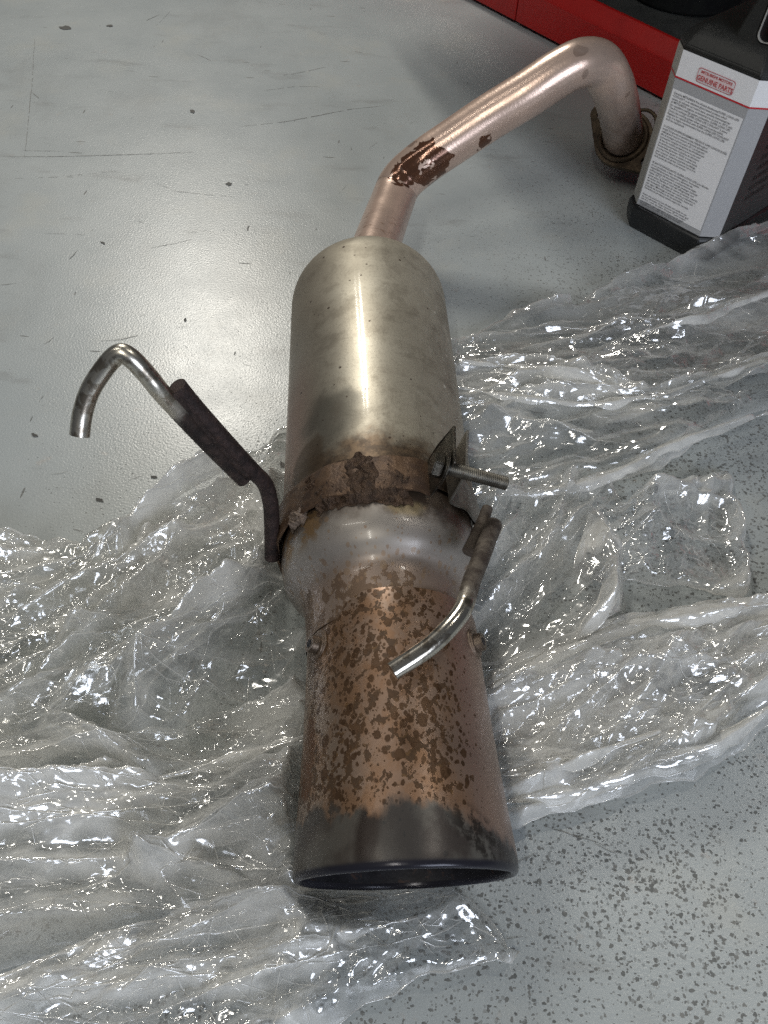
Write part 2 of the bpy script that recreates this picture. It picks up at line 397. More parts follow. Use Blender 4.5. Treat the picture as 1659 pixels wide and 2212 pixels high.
def m_canister():
    t = NT("stainless_satin_canister"); uv = t.uv(); u, v, _ = t.sep(uv)
    g = t.noise(t.mapping(uv, (1, 1, 1)), 420, 3, 0.7)
    base = t.mix(t.sstep(t.noise(uv, 10, 4, 0.6), 0.35, 0.7), (0.385, 0.352, 0.285), (0.47, 0.44, 0.365))
    base = t.mix(t.mul(t.sstep(t.noise(t.warp(uv, 25, 0.02), 30, 6, 0.75), 0.46, 0.66), 0.55), base, (0.20, 0.175, 0.135))
    base = t.mix(t.mul(t.sstep(g, 0.5, 0.7), 0.40), base, (0.20, 0.18, 0.145))
    # brown haze on upper left, pink towards lower left
    base = t.mix(t.mul(t.sstep(u, -0.02, -0.08), 0.55), base, (0.24, 0.195, 0.155))
    base = t.mix(t.mul(t.mul(t.sstep(u, -0.045, -0.085), t.sstep(v, 0.44, 0.34)), 0.65), base, (0.31, 0.18, 0.14))
    base = t.mix(t.mul(t.sstep(t.noise(t.warp(uv, 40, 0.01), 60, 5, 0.7), 0.5, 0.68), t.mul(t.sstep(u, 0.01, 0.05), 0.60)), base, (0.30, 0.27, 0.22))
    n = t.mul(t.sub(t.noise(uv, 35, 4, 0.6), 0.5), 0.035)
    base = t.mix(t.mul(t.blob(t.add(u, n), t.add(v, n), -0.040, 0.318, 0.026, 0.030, 0.45), 0.72), base, (0.095, 0.09, 0.075))
    # rust creeping back from the clamp
    r = t.add(v, t.mul(t.sub(t.noise(uv, 45, 5, 0.65), 0.5), 0.05))
    r = t.sub(r, t.mul(t.sstep(t.math('ABSOLUTE', t.add(u, 0.012)), 0.032, 0.005), 0.010))
    base = t.mix(t.mul(t.sstep(r, 0.300, 0.270), 0.92), base, t.mix(t.sstep(t.noise(uv, 110, 5, 0.7), 0.4, 0.6), (0.050, 0.030, 0.018), (0.13, 0.085, 0.05)))
    ov = t.blob(t.add(u, n), t.add(v, n), -0.062, 0.284, 0.020, 0.018, 0.2)
    base = t.mix(t.mul(ov, 0.7), base, (0.09, 0.06, 0.035))
    base = t.mix(t.mul(t.mul(t.sstep(t.noise(t.mapping(uv, (1, 0.5, 1)), 130, 5, 0.75), 0.52, 0.62), t.sstep(u, 0.015, 0.055)), 0.55), base, (0.44, 0.42, 0.36))
    base = t.mix(t.mul(t.sstep(t.noise(t.mapping(uv, (1.0, 0.25, 1)), 45, 5, 0.6), 0.55, 0.72), 0.30), base, (0.17, 0.14, 0.11))
    # specks
    vv = t.vor(uv, 190, 'F1', 1, None); cc = t.sep(vv.outputs['Color'])
    sp = t.math('LESS_THAN', vv.outputs['Distance'], t.sub(t.mul(t.math('POWER', cc[0], 14.0), 0.30), 0.02))
    base = t.mix(t.mul(sp, 0.85), base, (0.06, 0.04, 0.03))
    vv = t.vor(t.mapping(uv, (1, 1, 1), (0, 0, 0), (3, 1, 0)), 95, 'F1', 1, None); cc = t.sep(vv.outputs['Color'])
    sp2 = t.mul(t.math('LESS_THAN', vv.outputs['Distance'], t.sub(t.mul(t.math('POWER', cc[0], 16.0), 0.26), 0.02)), t.sstep(u, 0.0, 0.03))
    base = t.mix(t.mul(sp2, 0.7), base, (0.72, 0.70, 0.62))
    rgh = t.add(t.mul(t.sstep(u, -0.005, 0.05), 0.16), t.add(t.mul(t.noise(uv, 25, 4, 0.6), 0.12), 0.235))
    rgh = t.add(rgh, t.mul(t.sstep(v, 0.40, 0.50), 0.12))
    h = t.add(t.mul(g, 0.5), t.mul(sp, 0.6))
    return t.bsdf(base, t.add(rgh, 0.16), 0.75, t.bump(h, 0.0003, 0.4), Coat_Weight=t.mul(t.mul(t.sstep(u, 0.03, -0.01), t.sstep(v, 0.50, 0.40)), 0.22), Coat_Roughness=0.09)  # clear coat masked by position to place the highlight streak
def m_dome():
    t = NT("polished_stainless_reducer"); uv = t.uv(); u, v, _ = t.sep(uv)
    base = t.mix(t.sstep(t.noise(uv, 14, 4, 0.6), 0.35, 0.65), (0.27, 0.248, 0.222), (0.33, 0.30, 0.275))
    r = t.add(v, t.mul(t.sub(t.noise(uv, 40, 5, 0.65), 0.5), 0.05))
    r = t.add(r, t.mul(t.sstep(t.math('ABSOLUTE', u), 0.04, 0.0), 0.004))
    base = t.mix(t.mul(t.sstep(r, 0.210, 0.232), 0.92), base, (0.06, 0.038, 0.024))
    base = t.mix(t.mul(t.sstep(t.noise(t.warp(uv, 50, 0.01), 60, 5, 0.65), 0.47, 0.56), t.mul(t.sstep(u, -0.04, -0.058), t.sstep(v, 0.203, 0.216))), base, (0.22, 0.14, 0.07))
    base = t.mix(t.mul(t.blob(t.add(u, t.mul(t.sub(t.noise(uv, 60, 4), 0.5), 0.03)), v, 0.014, 0.221, 0.013, 0.006, 0.5), 0.5), base, (0.36, 0.27, 0.12))
    base = t.mix(t.mul(t.sstep(v, 0.198, 0.180), 0.85), base, (0.265, 0.195, 0.155))
    # rust film low on the neck (front) with edges
    w = t.warp(uv, 70, 0.010, 3)
    n1 = t.noise(w, 58, 5, 0.62)
    low = t.sstep(v, 0.200, 0.176)
    low = t.mul(low, t.sstep(u, 0.055, 0.010, 0.25, 1.0))
    d = t.sub(n1, t.sub(0.78, t.mul(low, 0.30)))
    bl = t.sstep(d, -0.006, 0.012)
    base = t.mix(t.mul(bl, 0.72), base, t.mix(t.noise(uv, 90, 3), (0.13, 0.072, 0.032), (0.075, 0.042, 0.022)))
    base = t.mix(t.mul(t.sstep(v, 0.196, 0.178), 0.75), base, (0.25, 0.175, 0.13)) if False else base
    for sc, pw_, k, seed in ((95, 1.8, 0.38, 1.0), (180, 2.2, 0.42, 2.2), (330, 2.8, 0.44, 5.3)):
        vv = t.vor(t.mapping(t.warp(uv, 190, 0.002, 2), (1, 1, 1), (0, 0, 0.4), (seed, seed, 0)), sc, 'F1', 1, None)
        cc = t.sep(vv.outputs['Color'])
        lim = t.mul(t.mul(t.math('POWER', cc[0], pw_), t.sstep(v, 0.218, 0.185, 0.55, 1.15)), k)
        spot = t.mul(t.sstep(t.sub(vv.outputs['Distance'], lim), 0.02, -0.02), t.math('GREATER_THAN', lim, 0.07))
        base = t.mix(t.mul(spot, 0.62), base, t.mix(cc[1], (0.20, 0.12, 0.07), (0.28, 0.20, 0.13)))
    h = t.add(t.mul(bl, 0.5), t.mul(t.noise(uv, 200, 2), 0.2))
    dent = t.noise(uv, 45, 2, 0.4)
    return t.bsdf(base, t.add(t.mul(bl, 0.05), 0.44), 0.55, t.bump(t.add(h, t.mul(dent, 1.0)), 0.0004, 0.4), Coat_Weight=0.25, Coat_Roughness=0.12)
def m_pipe():
    t = NT("coppery_pipe_steel"); uv = t.uv(); u, v, _ = t.sep(uv)
    base = t.mix(t.sstep(t.noise(uv, 18, 4, 0.6), 0.35, 0.65), (0.64, 0.475, 0.385), (0.56, 0.415, 0.34))
    w = t.warp(uv, 60, 0.012, 3)
    # peeled brown patch at the first bend
    n = t.mul(t.sub(t.noise(w, 60, 3, 0.5), 0.5), 0.034)
    po = t.obj()
    def spot3(c, r):
        d = t.node('ShaderNodeVectorMath', 1, {'operation': 'DISTANCE'}, i0=po, i1=tuple(c))
        return t.sstep(t.add(d, n), r, r - 0.0015)
    patch = t.math('MAXIMUM', spot3(W(925, 352, 0.955) - ROOT, 0.025), t.math('MAXIMUM', spot3(W(868, 378, 0.955) - ROOT, 0.017), spot3(W(1046, 312, 0.945) - ROOT, 0.010)))
    hole = t.sstep(t.noise(w, 50, 3), 0.66, 0.64)
    patch = t.mul(patch, hole)
    base = t.mix(t.mul(patch, 0.95), base, t.mix(t.noise(w, 90, 3), (0.05, 0.02, 0.012), (0.15, 0.055, 0.022)))
    vv = t.vor(t.warp(t.mapping(uv, (0.7, 1, 1)), 60, 0.008), 60, 'F1', 1, None); cc = t.sep(vv.outputs['Color'])
    sp = t.sstep(t.sub(vv.outputs['Distance'], t.mul(t.math('POWER', cc[0], 5.0), 0.34)), 0.02, -0.02)
    sp = t.mul(sp, t.math('GREATER_THAN', cc[0], 0.66))
    base = t.mix(t.mul(sp, 0.6), base, (0.20, 0.13, 0.10))
    base = t.mix(t.mul(t.sstep(t.noise(t.mapping(w, (1, 2.2, 1)), 70, 5, 0.6), 0.56, 0.64), t.mul(t.sstep(v, 0.14, 0.09), 0.55)), base, (0.26, 0.15, 0.09))
    # sooty towards the flange end
    base = t.mix(t.mul(t.sstep(v, 0.46, 0.60), 0.65), base, (0.16, 0.11, 0.085))
    base = t.mix(t.mul(t.sstep(v, 0.34, 0.46), t.mul(t.sstep(t.noise(w, 40, 4), 0.42, 0.6), 0.45)), base, (0.45, 0.36, 0.31))
    base = t.mix(t.mul(t.sstep(v, 0.06, 0.045), 0.6), base, (0.16, 0.10, 0.07))
    return t.bsdf(base, t.sub(t.add(0.16, t.mul(t.noise(uv, 40, 5, 0.65), 0.24)), t.mul(patch, 0.15)), 0.45, t.bump(t.noise(uv, 350, 2), 0.0003, 0.4))
def m_rust(name, c1, c2, rough=0.75, metal=0.25, sc=90, bd=0.0009):
    t = NT(name); p = t.obj()
    n = t.noise(t.warp(p, sc, 0.008), sc, 6, 0.65)
    base = t.mix(t.sstep(n, 0.35, 0.65), c1, c2)
    base = t.mix(t.mul(t.sstep(t.noise(p, sc * 3, 4, 0.7), 0.55, 0.7), 0.6), base, (0.09, 0.05, 0.035) if metal > 0.22 else tuple(c * 0.7 for c in c1))
    return t.bsdf(base, rough, metal, t.bump(t.add(t.noise(p, sc * 4, 4, 0.7), t.mul(n, 0.7)), bd, 0.8))
def m_rod(lo, hi, x0, x1, dull):
    """bright rod end, scaled and rusty towards the clamp, split along its length"""
    t = NT("hanger_rod_steel"); uv = t.uv(); u, v, _ = t.sep(uv); p = t.obj()
    k = t.sstep(t.add(v, t.mul(t.sub(t.noise(p, 90, 4), 0.5), 0.03)), x0, x1)
    rust = t.mix(t.sstep(t.noise(p, 120, 5, 0.65), 0.4, 0.62), lo, hi)
    bright = t.mix(t.mul(t.sstep(t.noise(t.warp(p, 60, 0.01), 110, 5, 0.6), 0.52, 0.60), 0.65), (0.55, 0.52, 0.46), (0.17, 0.13, 0.09))
    base = t.mix(k, bright, rust)
    return t.bsdf(base, t.mix(k, dull, 0.62), t.mix(k, 0.95, 0.35), t.bump(t.mul(t.noise(p, 420, 4, 0.7), t.add(t.mul(k, 0.9), 0.06)), 0.0008, 0.8))

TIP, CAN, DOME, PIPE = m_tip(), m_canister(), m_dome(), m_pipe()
INNER = m_rust("soot_inside", (0.010, 0.010, 0.013), (0.022, 0.022, 0.028), 0.55, 0.4, 60, 0.0003)
CLAMP = m_rust("rusted_clamp_band", (0.055, 0.034, 0.024), (0.14, 0.085, 0.05), 0.50, 0.5, 55, 0.0010)
WELD = m_rust("weld_scale", (0.042, 0.026, 0.017), (0.095, 0.058, 0.036), 0.55, 0.45, 160, 0.0018)
ZINC = m_rust("dull_zinc", (0.17, 0.16, 0.14), (0.27, 0.255, 0.225), 0.50, 0.75, 120, 0.0004)
BOLT = m_rust("dark_bolt_steel", (0.035, 0.032, 0.027), (0.09, 0.082, 0.067), 0.42, 0.85, 140, 0.0004)
FLNG = m_rust("rusty_flange_iron", (0.045, 0.030, 0.018), (0.11, 0.080, 0.05), 0.6, 0.5, 60, 0.0007)

# ---- tailpipe tip (slash-cut, rolled lip)
TC = A0
lip = []
for k in range(9):
    a = math.pi * k / 8
    lip.append((0.0 + 0.0045 * (1 - math.sin(a)) - 0.0045, 0.0652 + 0.0028 * math.cos(a)))
lip = [(s_, r) for s_, r in lip]
prof = [(0.1665, 0.0585), (0.1665, 0.0603), (0.160, 0.0610), (0.14, 0.0615), (0.12, 0.0620), (0.10, 0.0627), (0.08, 0.0634), (0.06, 0.0645), (0.045, 0.0654), (0.03, 0.0664), (0.018, 0.0673), (0.009, 0.0679), (0.004, 0.0681)] + lip
part("tailpipe_tip", lathe(prof, TC, slash=0.165), TIP)
inn = [(-0.0005, 0.0624), (0.006, 0.0612), (0.012, 0.0606), (0.05, 0.0590), (0.10, 0.0575), (0.15, 0.0560), (0.152, 0.040), (0.16, 0.0385), (0.20, 0.0380), (0.24, 0.037), (0.25, 0.001)]
part("tip_liner", lathe(inn, TC, slash=0.165), INNER)

# ---- reducer (necked dome) between tip and canister
dome = smooth_prof([(0.150, 0.0572), (0.165, 0.0575), (0.180, 0.0588), (0.188, 0.0610), (0.194, 0.0655), (0.201, 0.0712), (0.210, 0.0750), (0.222, 0.0765), (0.234, 0.0762), (0.245, 0.0745), (0.25, 0.072)], 5)
part("reducer_cone", lathe(dome, C0), DOME, deg=60)
# ---- canister
can = [(0.246, 0.0760), (0.250, 0.0772), (0.258, 0.0774), (0.262, 0.0772)]
can += [(s_, 0.0772 - 0.0006 * (s_ - 0.26) / 0.24) for s_ in np.linspace(0.27, 0.530, 30)]
for k in range(1, 17):
    a = math.pi / 2 * k / 16
    can.append((0.530 + 0.042 * math.sin(a), 0.026 + 0.0505 * math.cos(a) ** 0.66))
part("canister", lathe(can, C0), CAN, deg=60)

# ---- inlet pipe
e0 = C0 + AX * 0.565
pp = [e0, C0 + AX * 0.60 + RX * 0.002, W(846, 440, 0.968), W(868, 392, 0.978), W(915, 350, 0.970), W(985, 302, 0.962), W(1060, 252, 0.952), W(1140, 203, 0.940),
      W(1205, 160, 0.932), W(1255, 136, 0.930), W(1294, 140, 0.942), W(1318, 175, 0.966), W(1332, 215, 1.005), W(1340, 255, 1.055), W(1346, 294, 1.105)]
rr = [0.0262, 0.0262, 0.0256] + [0.0253] * 11 + [0.0260]
part("inlet_pipe", tube(pp, rr, 40, 8, caps=False), PIPE, deg=0)
# collar weld where pipe enters the canister
def ring_tube(C, ax, R, r, seg=72, sec=10, bumpy=0.0, seed=1, a0=0, a1=2 * math.pi):
    rnd = random.Random(seed); ax = ax / np.linalg.norm(ax); x = np.cross(ax, [0, 0, 1.0]); x /= np.linalg.norm(x); z = np.cross(x, ax)
    v = []; uv = []; full = abs(a1 - a0 - 2 * math.pi) < 1e-3
    for i in range(seg + 1):
        a = a0 + (a1 - a0) * i / seg; d = x * math.sin(a) + z * math.cos(a)
        b = 1 + bumpy * (0.5 + 0.5 * math.sin(a * 31 + 2 * math.sin(a * 7))) if not full or i < seg else 1 + bumpy * 0.5
        for k in range(sec + 1):
            c = 2 * math.pi * k / sec
            v.append(C + d * (R + r * b * math.cos(c)) + ax * (r * b * math.sin(c)) - ROOT); uv.append((c * r, a * R))
    f = []
    for i in range(seg):
        for k in range(sec):
            a = i * (sec + 1) + k; f.append((a, a + 1, a + sec + 2, a + sec + 1))
    return v, f, uv
part("pipe_weld", ring_tube(C0 + AX * 0.573, AX, 0.0262, 0.0022, bumpy=0.35), m_rust("pipe_weld_metal", (0.40, 0.30, 0.22), (0.30, 0.22, 0.15), 0.4, 0.8, 120, 0.0006), deg=0)

# ---- flange at the far end of the pipe (two-bolt plate with gasket ring)
fc = np.array(W(1346, 298, 1.110)); fax = np.array(pp[-1]) - np.array(pp[-2]); fax /= np.linalg.norm(fax)
def plate(C, n, udir, outline, thick, holes=()):
    """flat plate from a 2-D outline (with optional round holes), extruded by thick"""
    n = n / np.linalg.norm(n); u = udir - n * (udir @ n); u /= np.linalg.norm(u); w = np.cross(n, u)
    from mathutils.geometry import delaunay_2d_cdt
    pts = [Vector(p) for p in outline]; edges = [(i, (i + 1) % len(outline)) for i in range(len(outline))]
    for (hx, hy, hr) in holes:
        b = len(pts); m = 20
        for k in range(m):
            a = 2 * math.pi * k / m; pts.append(Vector((hx + hr * math.cos(a), hy + hr * math.sin(a))))
        edges += [(b + k, b + (k + 1) % m) for k in range(m)]
    vs, es, fs, *_ = delaunay_2d_cdt(pts, edges, [], 2 if holes else 1, 1e-7)
    def inhole(p): return any((p[0] - hx) ** 2 + (p[1] - hy) ** 2 < (hr * 0.98) ** 2 for hx, hy, hr in holes)
    fs = [f for f in fs if not inhole(sum((vs[i] for i in f), Vector((0, 0))) / len(f))]
    bm = bmesh.new()
    bv = [bm.verts.new(tuple(C + u * p.x + w * p.y - ROOT)) for p in vs]
    for f in fs:
        try: bm.faces.new([bv[i] for i in f])
        except ValueError: pass
    r = bmesh.ops.extrude_face_region(bm, geom=bm.faces[:])
    ev = [e for e in r['geom'] if isinstance(e, bmesh.types.BMVert)]
    bmesh.ops.translate(bm, verts=ev, vec=tuple(n * thick))
    bmesh.ops.delete(bm, geom=[v_ for v_ in bm.verts if not v_.link_faces], context='VERTS')
    bmesh.ops.recalc_face_normals(bm, faces=bm.faces[:])
    es = [e for e in bm.edges if len(e.link_faces) == 2 and e.calc_face_angle(0) > 0.8]
    bmesh.ops.bevel(bm, geom=es, offset=min(0.0006, thick * 0.25), segments=1, affect='EDGES')
    me = bpy.data.meshes.new("plate"); bm.to_mesh(me); bm.free(); return me
ol = []
for k in range(64):       # rounded rhomb
    a = 2 * math.pi * k / 64; ol.append((0.050 * math.copysign(abs(math.cos(a)) ** 0.95, math.cos(a)), 0.041 * math.sin(a)))
ol = []
def arc(cx, cy, r, a0, a1, n):
    return [(cx + r * math.cos(rad(a0 + (a1 - a0) * k / n)), cy + r * math.sin(rad(a0 + (a1 - a0) * k / n))) for k in range(n + 1)]
ol = arc(0.047, 0, 0.014, -58, 58, 10) + arc(0, 0, 0.038, 62, 118, 10) + arc(-0.047, 0, 0.014, 122, 238, 10) + arc(0, 0, 0.038, 242, 298, 10)
fdir = G(1402, 345, 0.03) - G(1288, 250, 0.03)
fo = link("flange", plate(fc, fax, fdir, ol, 0.009, [(0.046, 0, 0.0058), (-0.046, 0, 0.0058), (0, 0, 0.022)]), FLNG, muf, False)
part("gasket_ring", ring_tube(fc - fax * 0.003, fax, 0.0300, 0.0034), FLNG, fo, deg=0)
ho = part("flange_ear_ring", ring_tube(np.array(W(1386, 268, 1.125)), fax, 0.019, 0.0024, 40, 8), FLNG, deg=0)

# ---- clamp band round the front of the canister
def band(s0, s1, R, th, a0, a1, wave=0.0):
    v = []; uv = []; n = 72; ss = [s0, s0 + 0.002, (s0 + s1) / 2, s1 - 0.001, s1]
    prof = [(s0, R + th)] + [(s_, R + th + wave * (1 if 0 < i < 4 else 0)) for i, s_ in enumerate(ss)][1:4] + [(s1, R + th), (s1, R), (s0, R), (s0, R + th)]
    m = len(prof)
    for i in range(n + 1):
        a = rad(a0 + (a1 - a0) * i / n); d = RX * math.sin(a) + RZ * math.cos(a)
        wob = 0.0006 * math.sin(a * 9) + 0.0004 * math.sin(a * 23 + 1)
        for s_, r in prof:
            v.append(C0 + AX * (s_ + (wob if s_ == s0 else 0)) + d * (r + wob) - ROOT); uv.append((a * R, s_))
    f = []
    for i in range(n):
        for k in range(m - 1):
            a = i * m + k; f.append((a, a + m, a + m + 1, a + 1))
    f.append(tuple(range(m - 2, -1, -1))); f.append(tuple(range(n * m, n * m + m - 1)))
    return v, f, uv
cb = part("clamp_band", band(0.233, 0.264, 0.0795, 0.0018, -112, 23, 0.0005), CLAMP, deg=30)
cb2 = part("clamp_band", band(0.234, 0.264, 0.0790, 0.0018, 36, 112, 0.0), ZINC, deg=30)
def pol(s_, r, deg): return C0 + AX * s_ + (RX * math.sin(rad(deg)) + RZ * math.cos(rad(deg))) * r
# ears: upright plates standing off the band
def solid(poly_pts, n, th, mat, name, parent, bev=0.0005):
    """polygon of world points extruded along n"""
    bm = bmesh.new(); n = np.array(n) / np.linalg.norm(n)
    a = [bm.verts.new(tuple(np.array(p) - ROOT)) for p in poly_pts]; b = [bm.verts.new(tuple(np.array(p) + n * th - ROOT)) for p in poly_pts]
    k = len(a); bm.faces.new(a); bm.faces.new(b[::-1])
    for i in range(k): bm.faces.new((a[i], b[i], b[(i + 1) % k], a[(i + 1) % k]))
    bmesh.ops.recalc_face_normals(bm, faces=bm.faces[:])
    bmesh.ops.bevel(bm, geom=bm.edges[:], offset=bev, segments=1, affect='EDGES')
    me = bpy.data.meshes.new(name); bm.to_mesh(me); bm.free(); return link(name, me, mat, parent, False)
b0 = np.array(W(935, 1003, 0.566)); b1 = np.array(W(1095, 1045, 0.578)); bd = (b1 - b0) / np.linalg.norm(b1 - b0)
earL = solid([pol(0.2325, 0.0800, 23), pol(0.2325, 0.118, 22), pol(0.236, 0.119, 22), pol(0.262, 0.124, 22), pol(0.2645, 0.100, 22), pol(0.2645, 0.0800, 23)], bd, 0.0020, BOLT, "clamp_ear", cb)
earR = solid([pol(0.2335, 0.0800, 35), pol(0.2325, 0.112, 28.5), pol(0.2625, 0.124, 27), pol(0.2645, 0.0800, 35)], bd, 0.0020, ZINC, "clamp_ear", cb2)
# bolt: hex head + washer + threaded shank
def cyl(p0, p1, r0, r1=None, seg=24, mat=None, name="x", parent=None, smooth=True):
    r1 = r0 if r1 is None else r1
    p0 = np.array(p0, float); p1 = np.array(p1, float); t = (p1 - p0) / np.linalg.norm(p1 - p0)
    x = np.cross(t, [0, 0, 1.0]); x = x / np.linalg.norm(x) if np.linalg.norm(x) > 1e-3 else np.array([1.0, 0, 0]); z = np.cross(x, t)
    bm = bmesh.new()
    A_ = [bm.verts.new(tuple(p0 + (x * math.cos(2 * math.pi * k / seg) + z * math.sin(2 * math.pi * k / seg)) * r0 - ROOT)) for k in range(seg)]
    B_ = [bm.verts.new(tuple(p1 + (x * math.cos(2 * math.pi * k / seg) + z * math.sin(2 * math.pi * k / seg)) * r1 - ROOT)) for k in range(seg)]
    bm.faces.new(A_); bm.faces.new(B_[::-1])
    for k in range(seg): bm.faces.new((A_[k], B_[k], B_[(k + 1) % seg], A_[(k + 1) % seg]))
    bmesh.ops.recalc_face_normals(bm, faces=bm.faces[:])
    es = [e for e in bm.edges if e.calc_face_angle(0) > 0.7]
    bmesh.ops.bevel(bm, geom=es, offset=min(r0, r1) * 0.09, segments=2, affect='EDGES')
    me = bpy.data.meshes.new(name); bm.to_mesh(me); bm.free()
    o = link(name, me, mat, parent or muf, smooth)
    if smooth: autosmooth(o, 30)
    return o
bc_ = b0 + bd * 0.0
bolt = cyl(bc_ - bd * 0.001, bc_ + bd * 0.0065, 0.0090, None, 6, BOLT, "bolt_head", muf, False)
cyl(bc_ + bd * 0.0062, bc_ + bd * 0.0082, 0.0135, 0.0138, 32, BOLT, "bolt_washer", bolt)
# threaded shank: fine ridges
tv = []; tf = []; tuv = []; sg = 20
Lb = np.linalg.norm(b1 - bc_); npt = 34 * 4
xx = np.cross(bd, [0, 0, 1.0]); xx /= np.linalg.norm(xx); zz = np.cross(xx, bd)
for i in range(npt + 1):
    q = i / npt
    for k in range(sg + 1):
        a = 2 * math.pi * k / sg
        ph = (q * 34 + k / sg) % 1.0; r = 0.0043 + 0.0008 * (1 - abs(2 * ph - 1) * 1.0)
        if i == npt: r = 0.0036
        tv.append(bc_ + bd * (0.007 + (Lb - 0.007) * q) + (xx * math.cos(a) + zz * math.sin(a)) * r - ROOT); tuv.append((a, q))
for i in range(npt):
    for k in range(sg):
        a = i * (sg + 1) + k; tf.append((a, a + 1, a + sg + 2, a + sg + 1))
tf.append(tuple(range(npt * (sg + 1), npt * (sg + 1) + sg)))
part("bolt_shank", (tv, tf, tuv), m_rust("thread_steel", (0.12, 0.114, 0.10), (0.20, 0.19, 0.165), 0.45, 0.8, 90, 0.0002), bolt, deg=50)

# ---- crusty weld lumps on band
def lump(name, C_pts, mat, parent, seed=3):
    """one continuous crust: displaced patch lying on the clamp, parameterised by (s, phi)"""
    from mathutils import noise as mn
    s0, s1, a0, a1, h = C_pts; n, m = 60, 90; v = []; f = []; uv = []
    for i in range(n + 1):
        for j in range(m + 1):
            q, w = i / n, j / m
            nz = mn.fractal(Vector((q * 6 + seed, w * 9, seed)), 1.0, 2.0, 4)
            cell = mn.voronoi(Vector((q * 4 + seed, w * 6, 1.3)))[0][0]
            wob_s = 0.004 * mn.noise(Vector((w * 5, seed, 0.2))) ; wob_a = 3.5 * mn.noise(Vector((q * 5, seed, 4.2)))
            dd_ = math.hypot((q - 0.5) * 2.1, (w - 0.5) * 2.1) + 0.45 * mn.fractal(Vector((q * 3 + seed * 2, w * 4, 7.1)), 1.0, 2.0, 3)
            e = max(0.0, 1 - dd_); e = min(1.0, e * 2.2) ** 0.6
            r = 0.0770 + e * (0.0042 + h * (0.45 + 0.75 * nz + 0.3 * (0.5 - cell)))
            ss = s0 + (s1 - s0) * q + wob_s; aa = a0 + (a1 - a0) * w + wob_a
            v.append(pol(ss, r, aa) - ROOT); uv.append((rad(aa) * 0.08, ss))
    for i in range(n):
        for j in range(m):
            a = i * (m + 1) + j; f.append((a, a + 1, a + m + 2, a + m + 1))
    return part(name, (v, f, uv), mat, parent, deg=0)
lump("weld_crust", (0.224, 0.270, -26, 4, 0.0034), WELD, cb)
lump("weld_crust", (0.227, 0.243, -62, -46, 0.0026), m_rust("weld_crust_light", (0.15, 0.11, 0.085), (0.24, 0.19, 0.155), 0.6, 0.4, 160, 0.0015), cb, 8)
lump("weld_crust", (0.246, 0.264, -47, -35, 0.0026), WELD, cb, 12)
lump("weld_crust", (0.222, 0.262, -4, 14, 0.0022), WELD, cb, 21)
lump("weld_crust", (0.226, 0.252, -40, -24, 0.0022), WELD, cb, 31)
lump("weld_crust", (0.222, 0.236, 58, 72, 0.005), ZINC, cb2, 15)

# ---- hanger rods
def dW(pts): return [W(*p) for p in pts]
hookL = dW([(172, 941, 0.500), (178, 895, 0.497), (194, 845, 0.493), (222, 800, 0.489), (246, 772, 0.486), (266, 764, 0.485), (290, 780, 0.487), (322, 815, 0.494), (353, 853, 0.503), (440, 947, 0.538), (500, 1008, 0.566), (527, 1035, 0.578)])
RODM_L = m_rod((0.018, 0.013, 0.012), (0.045, 0.030, 0.026), 0.098, 0.120, 0.30)
part("hanger_rod", tube(hookL, 0.0060, 24, 8), RODM_L, deg=50)
armL = dW([(383, 833, 0.506), (425, 884, 0.522), (494, 961, 0.550), (546, 1017, 0.575), (572, 1045, 0.590), (584, 1085, 0.605), (587, 1130, 0.620), (588, 1205, 0.640)])
part("hanger_arm", tube(armL, 0.0058, 24, 8), m_rust("scaled_rod", (0.020, 0.014, 0.014), (0.055, 0.036, 0.034), 0.62, 0.4, 110, 0.0012), deg=50)
part("hanger_weld", tube(dW([(373, 846, 0.505), (420, 900, 0.524), (480, 966, 0.549), (535, 1026, 0.574)]), [0.0046, 0.0050, 0.0047, 0.0044], 14, 10), m_rust("hanger_weld_bead", (0.020, 0.014, 0.013), (0.05, 0.034, 0.030), 0.6, 0.4, 130, 0.0016), deg=0)
hookR = dW([(847, 1451, 0.486), (922, 1401, 0.492), (968, 1358, 0.498), (996, 1322, 0.506), (1009, 1290, 0.516), (1020, 1252, 0.530), (1035, 1215, 0.545), (1050, 1175, 0.562), (1066, 1134, 0.582)])
RODM_R = m_rod((0.055, 0.042, 0.034), (0.125, 0.105, 0.085), 0.060, 0.078, 0.20)
part("hanger_rod", tube(hookR, [0.0058, 0.0060, 0.0060, 0.0060, 0.0060, 0.0060, 0.0061, 0.0062, 0.0062], 24, 8), RODM_R, deg=50)
armR = dW([(1053, 1098, 0.598), (1042, 1128, 0.590), (1028, 1160, 0.580), (1013, 1192, 0.571)])
part("hanger_arm", tube(armR, [0.0040, 0.0044, 0.0048, 0.0050], 20, 8), m_rust("scaled_rod_light", (0.055, 0.042, 0.034), (0.13, 0.108, 0.088), 0.65, 0.35, 110, 0.0012), deg=50)

